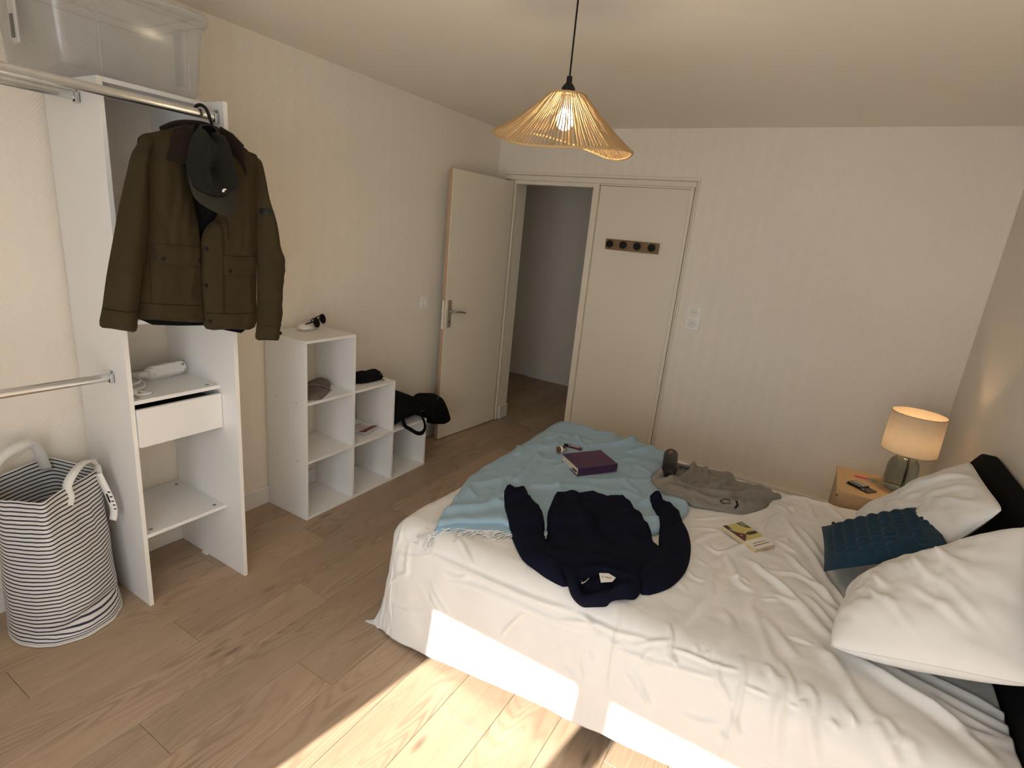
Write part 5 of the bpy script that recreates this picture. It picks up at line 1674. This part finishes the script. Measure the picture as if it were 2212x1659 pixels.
def gf(P, d):
    h = base_off(P) + 0.004 + dome(d, 0.03, 0.014) + 0.020 * np.maximum(-0.2, fb(P, 9, 9, 4, 4)) * np.clip(d / 0.02, 0, 1)
    for pts, hh, w_ in GS:
        h = h + 1.4 * ridge(P, pts, hh, w_ * 0.85) * np.clip(d / 0.045, 0, 1)
    # trough under the bottle
    h = h - ridge(P, [(2.035, -1.16), (2.045, -1.33), (2.075, -1.50)], 0.012, 0.03)
    return np.maximum(h, base_off(P) + 0.002)
mb, GP, GF, gd = inflate(catmull(GO, 3), 0.011, gf, lambda P, d: base_off(P) - 0.001, bed_at)
build(mb, 'body', 'greyknit', gj, smooth=80)
def g_at(u, v, lift=0.0):
    i = np.argmin((GP[:, 0] - u) ** 2 + (GP[:, 1] - v) ** 2)
    return bed_at((u, v), float(GF[i]) + lift)
def gtube(pts, r, name, mat='black'):
    build(MB().tube([g_at(*p, 0.002) for p in pts], r, 6), name, mat, gj, smooth=60)
gtube([(2.343, -1.447), (2.352, -1.468)], 0.0022, 'neck_label')
gtube([(2.335, -1.480), (2.352, -1.468), (2.372, -1.462), (2.380, -1.478), (2.352, -1.495), (2.335, -1.480)], 0.0022, 'neck_label')
gtube([(2.300, -1.440), (2.325, -1.432), (2.345, -1.428)], 0.004, 'painted_neck_gap')  # black strands stand in for the shade inside the neck opening
gtube([(2.405, -1.480), (2.412, -1.462), (2.402, -1.452)], 0.005, 'painted_neck_gap')

# black steel bottle lying on the grey jumper
M['bottle'] = plain('matt_black_steel', (0.010, 0.0095, 0.0095), 0.45, spec=0.25)
a, b = Vector((2.012, -1.165, 0.573)), Vector((2.086, -1.490, 0.566))
bt = thing('bottle', 'black steel drinking bottle lying on the grey jumper', 'bottle', (2.04, -1.33, 0.535))
ax_ = (b - a).normalized()
fB = frame_m(a, ax_, (0, 0, 1))
rotB = fB @ Matrix(((0, 0, 1, 0), (0, 1, 0, 0), (-1, 0, 0, 0), (0, 0, 0, 1)))
build(MB().lathe([(0.001, 0), (0.026, 0.0), (0.034, 0.004), (0.0375, 0.014), (0.0375, 0.205), (0.0365, 0.215), (0.030, 0.243), (0.022, 0.258), (0.021, 0.266), (0.001, 0.266)], 40).xf(rotB), 'body', 'bottle', bt, smooth=35)
build(MB().lathe([(0.0205, 0.264), (0.0215, 0.268), (0.0215, 0.298), (0.019, 0.303), (0.001, 0.304)], 32).xf(rotB), 'cap', 'black', bt, smooth=35)
# red and pink printed marks on the bottle
for (a0, a1, z0, z1, col) in ((205, 240, 0.075, 0.125, (0.55, 0.20, 0.20)), (85, 112, 0.03, 0.075, (0.25, 0.07, 0.07))):
    build(MB().grid(5, 4, lambda s, t: tuple(rotB @ Vector((0.0379 * math.cos(math.radians(a0 + (a1 - a0) * s)), 0.0379 * math.sin(math.radians(a0 + (a1 - a0) * s)), z0 + (z1 - z0) * t + 0.02 * s)))), 'printed_mark', plain('mark', col, 0.5), bt, smooth=60)
# small teal tab
tcl = MB()
cl = catmull([(2.078, -1.215), (2.090, -1.203), (2.102, -1.207), (2.115, -1.200), (2.128, -1.192)], 5, False)
zc = sum(g_at(*p)[2] for p in cl) / len(cl) + 0.010
tcl.tube([(p[0], p[1], zc) for p in cl], [0.004] + [0.0085 - 0.002 * math.sin(PI * i / (len(cl) - 2)) for i in range(len(cl) - 2)] + [0.004], 10, flat=0.8)
tag(build(tcl, 'fabric_tab', plain('dark_teal', (0.012, 0.045, 0.06), 0.4), smooth=60), 'small dark teal tab on the grey jumper beside the bottle', 'tab')

# ------------------------------------------------------------------ books
def hexa(mb, c, z0, z1, sh=0):
    mb.prism(c, lambda p: (p[0], p[1], z0), lambda p: (p[0], p[1], z1))
    return mb
M['purple'] = plain('purple_cloth_cover', (0.050, 0.016, 0.060), 0.5, var=0.15, vscale=40)
M['pages'] = plain('cream_pages', (0.66, 0.58, 0.44), 0.8, var=0.12, vscale=300)
A_, B_, C2, D_ = [Vector((*p, 0)) for p in ((1.697, -1.701), (1.828, -1.502), (1.690, -1.391), (1.556, -1.590))]   # spine: A-B, fore edge D-C
zb = max(throw_top(p.x, p.y) for p in (A_, B_, C2, D_, (A_ + C2) / 2)) - 0.006
BT = 0.042
bk_ = thing('hardback_book', 'thick purple hardback book on the blue throw', 'book', tuple(((A_ + C2) / 2) + Vector((0, 0, zb))))
def quad(a, b, c, d):
    return [(k.x, k.y) for k in (a, b, c, d)]
e1, e2 = (B_ - A_).normalized(), (D_ - A_).normalized()
build(hexa(MB(), quad(A_, B_, C2, D_), zb + BT - 0.003, zb + BT), 'front_cover', 'purple', bk_, bevel=0.001)
build(hexa(MB(), quad(A_, B_, C2, D_), zb, zb + 0.003), 'back_cover', 'purple', bk_, bevel=0.001)
build(hexa(MB(), quad(A_ - e2 * 0.003, B_ - e2 * 0.003, B_, A_), zb, zb + BT), 'spine', 'purple', bk_, bevel=0.0012)
i1, i2 = e1 * 0.004, e2 * 0.005
build(hexa(MB(), quad(A_ + i1, B_ - i1, C2 - i1 - i2, D_ + i1 - i2), zb + 0.003, zb + BT - 0.003), 'page_block', 'pages', bk_)
M['redprint'] = plain('dull_red_print', (0.19, 0.022, 0.035), 0.5)
cov = MB()
def cpt(s, t, z=0.0006):
    q = A_ + (B_ - A_) * s + (D_ - A_) * t
    return (q.x, q.y, zb + BT + z)
rr = random.Random(2)
prs = []
for k in range(9):
    y = 0.70 + 0.030 * k
    prs.append([cpt(0.70 + 0.006 * k, 0.12 + 0.085 * k), cpt(0.80, 0.115 + 0.085 * k), cpt(0.93, 0.13 + 0.085 * k)])
prs.append([cpt(0.20 + 0.04 * i, 0.30 + 0.035 * math.sin(i * 2.1)) for i in range(12)])
prs.append([cpt(0.24 + 0.04 * i, 0.24 + 0.02 * math.sin(i * 3.1 + 1)) for i in range(9)])
prs.append([cpt(0.25 + 0.045 * i, 0.80 + 0.03 * math.sin(i * 2.4)) for i in range(8)])
prs.append([cpt(0.15 + 0.03 * i, 0.72 + 0.03 * math.sin(i * 1.9)) for i in range(5)])
for p in prs:
    cov.tube(catmull(p, 3, False), 0.0020, 4, flat=0.25)
build(cov, 'cover_print', 'redprint', bk_)
build(hexa(MB(), quad(A_ - e1 * 0.006 + e2 * 0.012, A_ + e1 * 0.01 + e2 * 0.012, A_ + e1 * 0.01 + e2 * 0.055, A_ - e1 * 0.006 + e2 * 0.055), zb + 0.018, zb + 0.0195), 'bookmark', 'black', bk_)

pbk = thing('paperback_book', 'yellow and white paperback lying on the duvet', 'book', (2.495, -1.73, 0.51))
a_, b_, c_, d_ = [Vector(p) for p in ((2.392, -1.738), (2.455, -1.639), (2.599, -1.722), (2.537, -1.822))]
zpb = 0.522
def pbp(s, t, h):   # s along the long side (a->d), t across (a->b)
    q = a_ + (d_ - a_) * s + (b_ - a_) * t
    zz = zpb - 0.010 * s
    return (q.x, q.y, zz + h)
def pslab(s0, s1, t0, t1, h0, h1, name, mat, n=8, parent=None):
    mb = MB()
    top = lambda s, t: pbp(s0 + (s1 - s0) * s, t0 + (t1 - t0) * t, h1)
    bot = lambda s, t: pbp(s0 + (s1 - s0) * s, t0 + (t1 - t0) * t, h0)
    mb.grid(n, 1, top)
    mb.grid(n, 1, bot)
    o = 2 * (n + 1)
    for i in range(n):
        mb.f.append((i, i + 1, o + i + 1, o + i))
        mb.f.append((n + 1 + i, n + 2 + i, o + n + 2 + i, o + n + 1 + i))
    mb.f.append((0, n + 1, o + n + 1, o)); mb.f.append((n, 2 * n + 1, o + 2 * n + 1, o + n))
    return build(mb, name, mat, parent or pbk, smooth=30)
pslab(0.004, 0.996, 0.008, 0.992, 0.0, 0.015, 'page_block', plain('yellowed_pages', (0.56, 0.43, 0.25), 0.8, var=0.15, vscale=200))
pslab(0, 1, 0, 1, -0.001, 0.0, 'back_cover', plain('tan_cover', (0.60, 0.50, 0.38), 0.5))
fc = pslab(0, 1, 0, 1, 0.015, 0.0162, 'front_cover', plain('cover_white', (0.74, 0.71, 0.64), 0.4))
def poly_print(pts, name, col):
    mb = MB().prism(pts, lambda p: pbp(p[0], p[1], 0.0163), lambda p: pbp(p[0], p[1], 0.0168))
    build(mb, name, plain(name, col, 0.4), fc)
poly_print([(0.0, 0.0), (0.0, 1.0), (0.2, 1.0), (0.4, 1.0), (0.66, 1.0), (0.665, 0.5), (0.67, 0.0), (0.3, 0.0)], 'yellow_field', (0.52, 0.44, 0.13))
def poly_top(pts, name, col, e=0.0004):
    mb = MB().prism(pts, lambda p: pbp(p[0], p[1], 0.0168), lambda p: pbp(p[0], p[1], 0.0168 + e))
    build(mb, name, plain(name, col, 0.4), fc)
poly_top([(0.0, 0.68), (0.0, 1.0), (0.30, 1.0), (0.24, 0.82), (0.12, 0.72)], 'grey_corner', (0.085, 0.075, 0.035))
poly_top([(0.03, 0.78), (0.03, 0.97), (0.18, 0.97), (0.15, 0.82)], 'grey_patch', (0.28, 0.26, 0.17), 0.0007)
poly_top([(0.0, 0.0), (0.0, 0.20), (0.12, 0.20), (0.26, 0.12), (0.30, 0.0)], 'dark_corner', (0.022, 0.010, 0.008))
poly_top([(0.29, 0.0), (0.27, 0.14), (0.36, 0.26), (0.46, 0.44), (0.52, 0.36), (0.62, 0.16), (0.68, 0.0), (0.48, 0.0)], 'maroon_shape', (0.085, 0.010, 0.010))
poly_top([(0.44, 0.44), (0.40, 0.60), (0.40, 0.85), (0.42, 1.0), (0.50, 1.0), (0.52, 0.75), (0.51, 0.50)], 'olive_band', (0.030, 0.030, 0.004))
poly_top([(0.42, 0.22), (0.46, 0.26), (0.50, 0.18), (0.46, 0.14)], 'pink_patch', (0.45, 0.22, 0.18), 0.0007)
poly_top([(0.14, 0.10), (0.20, 0.14), (0.24, 0.08), (0.18, 0.05)], 'pale_patch', (0.50, 0.33, 0.28), 0.0007)
for s_, c0, c1, col in ((0.80, 0.20, 0.82, (0.16, 0.15, 0.12)), (0.88, 0.10, 0.86, (0.20, 0.02, 0.03))):
    x_ = c0
    rr2 = random.Random(int(s_ * 100))
    while x_ < c1:
        L = rr2.uniform(0.05, 0.12)
        poly_top([(s_, x_), (s_, min(c1, x_ + L)), (s_ + 0.022, min(c1, x_ + L)), (s_ + 0.022, x_)], 'title_print', col)
        x_ += L + 0.02

# jar and lip balm on the throw
M['amber'] = plain('amber_glass', (0.085, 0.028, 0.010), 0.15)
jz = throw_top(1.505, -1.48) + 0.0175
fJ = frame_m((1.492, -1.512, jz), (0.030, 0.045, 0.0), (0, 0, 1))
rJ = fJ @ Matrix(((0, 0, 1, 0), (0, 1, 0, 0), (-1, 0, 0, 0), (0, 0, 0, 1)))
jr = thing('jar', 'small amber jar with a white label lying on the blue throw', 'jar', (1.505, -1.49, jz - 0.0175))
build(MB().lathe([(0.001, 0.0), (0.014, 0.0), (0.0172, 0.002), (0.0175, 0.014), (0.016, 0.015)], 28).xf(rJ), 'lid', plain('brown_lid', (0.16, 0.055, 0.022), 0.35), jr, smooth=35)
build(MB().lathe([(0.0168, 0.015), (0.0176, 0.0165), (0.0176, 0.026), (0.0168, 0.027)], 28, caps=False).xf(rJ), 'label_band', 'labelw', jr, smooth=35)
build(MB().lathe([(0.014, 0.014), (0.0165, 0.0165), (0.0172, 0.030), (0.0172, 0.046), (0.014, 0.050), (0.001, 0.050)], 28).xf(rJ), 'body', 'amber', jr, smooth=35)
build(MB().grid(6, 2, lambda s, t: tuple(rJ @ Vector((0.0174 * math.cos(math.radians(140 + 80 * s)), 0.0174 * math.sin(math.radians(140 + 80 * s)), 0.031 + 0.011 * t)))), 'yellow_label', plain('straw_label', (0.52, 0.42, 0.20), 0.5), jr, smooth=60)
z0 = throw_top(1.525, -1.383) + 0.0085
pA, pB = Vector((1.476, -1.388, z0)), Vector((1.578, -1.377, z0))
lp_ = thing('cosmetic_tube', 'slim dark red tube with black cap on the blue throw', 'tube', (1.527, -1.383, z0 - 0.008))
dirL = (pB - pA).normalized()
build(MB().tube([pA, pA + dirL * 0.026], 0.0082, 16), 'cap', 'black', lp_, smooth=40)
build(MB().tube([pA + dirL * 0.026, pA + dirL * 0.030], 0.0070, 16), 'ring', 'nickel', lp_, smooth=40)
build(MB().tube([pA + dirL * 0.030, pB], 0.0078, 16), 'body', plain('dark_red_tube', (0.115, 0.014, 0.018), 0.35), lp_, smooth=40)
sd2 = dirL.cross(Vector((0, 0, 1))).normalized()
build(MB().grid(6, 2, lambda s, t: tuple(pA + dirL * (0.036 + 0.05 * s) + (sd2 * math.sin(math.radians(20 + 40 * t)) + Vector((0, 0, 1)) * math.cos(math.radians(20 + 40 * t))) * 0.0081)), 'print', plain('pale_print', (0.42, 0.25, 0.25), 0.5), lp_, smooth=60)

# ------------------------------------------------------------------ nightstand with lamp, wallet, keys
M['oak'] = wood_mat('light_oak', (0.44, 0.285, 0.135), (0.56, 0.385, 0.205), 'y')
M['oakv'] = wood_mat('light_oak_side', (0.42, 0.27, 0.125), (0.53, 0.36, 0.19), 'z')
ns = thing('nightstand', 'light oak nightstand between the bed and the wall', 'nightstand', (3.05, -0.70, 0))
NX0, NX1, NY0, NY1, NZ = 2.813, 3.285, -0.905, -0.495, 0.530
build(MB().box(NX0, NX1, NY0, NY1, NZ - 0.018, NZ), 'top', 'oak', ns, bevel=0.001)
build(MB().box(NX0 + 0.012, NX1, NY0 + 0.001, NY0 + 0.018, 0.10, NZ - 0.018), 'side_panel', 'oakv', ns, bevel=0.001)
build(MB().box(NX0 + 0.012, NX1, NY1 - 0.018, NY1 - 0.001, 0.10, NZ - 0.018), 'side_panel', 'oakv', ns, bevel=0.001)
build(MB().box(NX0 + 0.03, NX1, NY0 + 0.018, NY1 - 0.018, 0.10, 0.116), 'bottom', 'oak', ns)
build(MB().box(NX1 - 0.012, NX1, NY0 + 0.018, NY1 - 0.018, 0.116, NZ - 0.018), 'back', 'oakv', ns)
for z0_, z1_ in ((0.320, NZ - 0.040), (0.122, 0.312)):
    dd = build(MB().box(NX0 + 0.004, NX0 + 0.022, NY0 + 0.020, NY1 - 0.020, z0_, z1_), 'drawer', 'oakv', ns, bevel=0.001)
for x in (NX0 + 0.05, NX1 - 0.04):
    for y in (NY0 + 0.04, NY1 - 0.04):
        build(MB().cyl((x, y, 0), (x, y, 0.10), 0.012, 0.018), 'leg', 'oakv', ns)
TLX, TLY = 3.095, -0.630
tl = thing('table_lamp', 'table lamp with ribbed smoky glass base and linen drum shade', 'table lamp', (TLX, TLY, NZ))
m, nt, b = new_mat('smoky_glass')
b.inputs['Base Color'].default_value = (0.42, 0.50, 0.50, 1)
b.inputs['Transmission Weight'].default_value = 0.94
b.inputs['Roughness'].default_value = 0.06
b.inputs['IOR'].default_value = 1.25
M['smoke'] = m
prof = [(0.058, 0.0), (0.067, 0.004), (0.070, 0.02), (0.071, 0.09), (0.069, 0.125), (0.063, 0.150), (0.050, 0.170), (0.034, 0.181), (0.022, 0.186)]
def rib(sc, n=180, nr=30):
    mb = MB()
    vs = []
    P_ = catmull(prof, 3, False)
    for r, z in P_:
        for k in range(n):
            a = 2 * PI * k / n
            rr_ = (r - sc) + 0.0016 * abs(math.cos(nr * a / 2)) * min(1, z / 0.02) * min(1, (0.186 - z) / 0.03)
            vs.append((TLX + rr_ * math.cos(a), TLY + rr_ * math.sin(a), NZ + z + (0.003 if sc else 0.0005)))
    fs = [(i * n + k, i * n + (k + 1) % n, (i + 1) * n + (k + 1) % n, (i + 1) * n + k) for i in range(len(P_) - 1) for k in range(n)]
    fs.append(tuple(range(n))[::-1])
    mb.add(vs, fs)
    return mb
build(rib(0.0), 'base', 'smoke', tl, smooth=60)
build(MB().lathe([(0.0225, 0.182), (0.024, 0.186), (0.024, 0.194), (0.014, 0.197), (0.013, 0.215), (0.017, 0.218), (0.017, 0.25), (0.012, 0.252)], 24, (TLX, TLY, NZ)), 'collar', 'brass', tl, smooth=35)
build(MB().tube([(TLX + 0.01, TLY, NZ + 0.19), (TLX + 0.012, TLY, NZ + 0.10), (TLX + 0.02, TLY + 0.01, NZ + 0.01)], 0.003, 6), 'cord', 'black', tl, smooth=60)
m, nt, b = new_mat('linen_shade')
tcv = coords(nt, (60, 60, 400))
tcu = coords(nt, (400, 400, 20))
wv = MATH(nt, 'ADD', noise_tex(nt, tcv, 1.0, 2), noise_tex(nt, tcu, 1.0, 2))
cc = mixcol(nt, MATH(nt, 'MULTIPLY', wv, 0.5), (0.36, 0.305, 0.235), (0.58, 0.51, 0.41))
df = N(nt, 'ShaderNodeBsdfDiffuse')
tl_ = N(nt, 'ShaderNodeBsdfTranslucent')
nt.links.new(cc, df.inputs[0]); nt.links.new(cc, tl_.inputs[0])
mx = N(nt, 'ShaderNodeMixShader'); mx.inputs[0].default_value = 0.18
nt.links.new(df.outputs[0], mx.inputs[1]); nt.links.new(tl_.outputs[0], mx.inputs[2])
nt.links.new(mx.outputs[0], nt.nodes['Material Output'].inputs['Surface'])
M['linen'] = m
SZ0, SZ1, SR0, SR1 = 0.745, 0.952, 0.124, 0.121
build(MB().lathe([(SR0, SZ0), (SR1, SZ1)], 64, (TLX, TLY, 0), caps=False), 'lamp_shade', 'linen', tl, smooth=60)
for z, r in ((SZ0, SR0), (SZ1, SR1)):
    build(MB().tube([(TLX + r * math.cos(2 * PI * k / 64), TLY + r * math.sin(2 * PI * k / 64), z) for k in range(65)], 0.0018, 6, caps=False), 'shade_ring', 'linen', tl, smooth=60)
for k in range(3):
    a = 2 * PI * k / 3 + 0.5
    build(MB().tube([(TLX + 0.017 * math.cos(a), TLY + 0.017 * math.sin(a), NZ + 0.252), (TLX + SR0 * 0.99 * math.cos(a), TLY + SR0 * 0.99 * math.sin(a), SZ0 + 0.004)], 0.0016, 6), 'spider_wire', 'plastic_w', tl)
bz_ = NZ + 0.252
build(MB().lathe([(0.012, 0), (0.014, 0.012), (0.021, 0.028), (0.0225, 0.042), (0.018, 0.056), (0.008, 0.064), (0.001, 0.065)], 24, (TLX, TLY, bz_)), 'bulb', emit_mat('lamp_bulb', (1.0, 0.66, 0.34), 60.0), tl, smooth=60)

# wallet
wl = thing('wallet', 'black card wallet open on the nightstand', 'wallet', (2.93, -0.775, NZ))
fW = frame_m((2.932, -0.775, NZ), (0.080, -0.062, 0), (0.062, 0.080, 0))
M['leather'] = plain('black_leather', (0.012, 0.011, 0.011), 0.42, bscale=300, bdist=0.0004)
build(MB().box(-0.066, 0.056, -0.036, 0.036, 0.0004, 0.007, fW), 'back_half', 'leather', wl, bevel=0.003)
build(MB().box(-0.066, 0.012, -0.032, 0.036, 0.007, 0.014, fW), 'front_half', 'leather', wl, bevel=0.003)
build(MB().box(-0.058, 0.006, -0.006, 0.030, 0.0138, 0.0148, fW), 'card', plain('grey_card', (0.26, 0.26, 0.25), 0.4), wl)
for k in range(3):
    build(MB().box(-0.060, 0.004, -0.030 + 0.004 * k, -0.0285 + 0.004 * k, 0.014, 0.0150, fW), 'card_edge', plain('card_edge', (0.36, 0.33, 0.32), 0.4), wl)
for k in range(2):
    build(MB().box(0.020, 0.050, -0.006 + 0.016 * k, -0.002 + 0.016 * k, 0.007, 0.0082, fW), 'slot_stitch', plain('slot_grey', (0.16, 0.15, 0.15), 0.4), wl)
build(MB().cyl(tuple(fW @ Vector((0.022, -0.028, 0.007))), tuple(fW @ Vector((0.022, -0.028, 0.0095))), 0.006, n=16), 'snap', 'nickel', wl)
# keys with pink fob
ky = thing('keys', 'bunch of keys with a pink fob on the nightstand', 'keys', (2.945, -0.61, NZ))
o = [(0.036 * math.cos(2 * PI * k / 28) , 0.0085 * math.sin(2 * PI * k / 28)) for k in range(28)]
fK = frame_m((2.932, -0.606, NZ + 0.004), (1, 0.07, 0), (-0.07, 1, 0))
mb, P, F, d = inflate(o, 0.005, lambda P, d: dome(d, 0.005, 0.0035), lambda P, d: -dome(d, 0.005, 0.0035), lambda p, h: tuple(fK @ Vector((p[0], p[1], h))))
build(mb, 'fob', plain('pink_fob', (0.78, 0.08, 0.19), 0.4), ky, smooth=60)
build(MB().tube([(2.975 + 0.009 * math.cos(2 * PI * k / 20), -0.602 + 0.009 * math.sin(2 * PI * k / 20), NZ + 0.003) for k in range(21)], 0.0011, 6, caps=False), 'ring', 'nickel', ky, smooth=60)
for (x, y, a, zz) in ((2.982, -0.596, 0.35, 0.004), (2.978, -0.610, -0.25, 0.0015), (2.965, -0.622, -0.1, 0.0008)):
    fk = frame_m((x, y, NZ + zz), (math.cos(a), math.sin(a), 0), (-math.sin(a), math.cos(a), 0))
    o = [(0.010 * math.cos(2 * PI * k / 16), 0.0095 * math.sin(2 * PI * k / 16)) for k in range(2, 15)]
    o += [(0.010, -0.003), (0.020, -0.003), (0.022, -0.005), (0.025, -0.003), (0.028, -0.005), (0.032, -0.002), (0.035, 0.0), (0.032, 0.003), (0.010, 0.003)]
    build(MB().prism(o, lambda p: tuple(fk @ Vector((p[0], p[1], 0))), lambda p: tuple(fk @ Vector((p[0], p[1], 0.0016)))), 'key', 'nickel', ky)
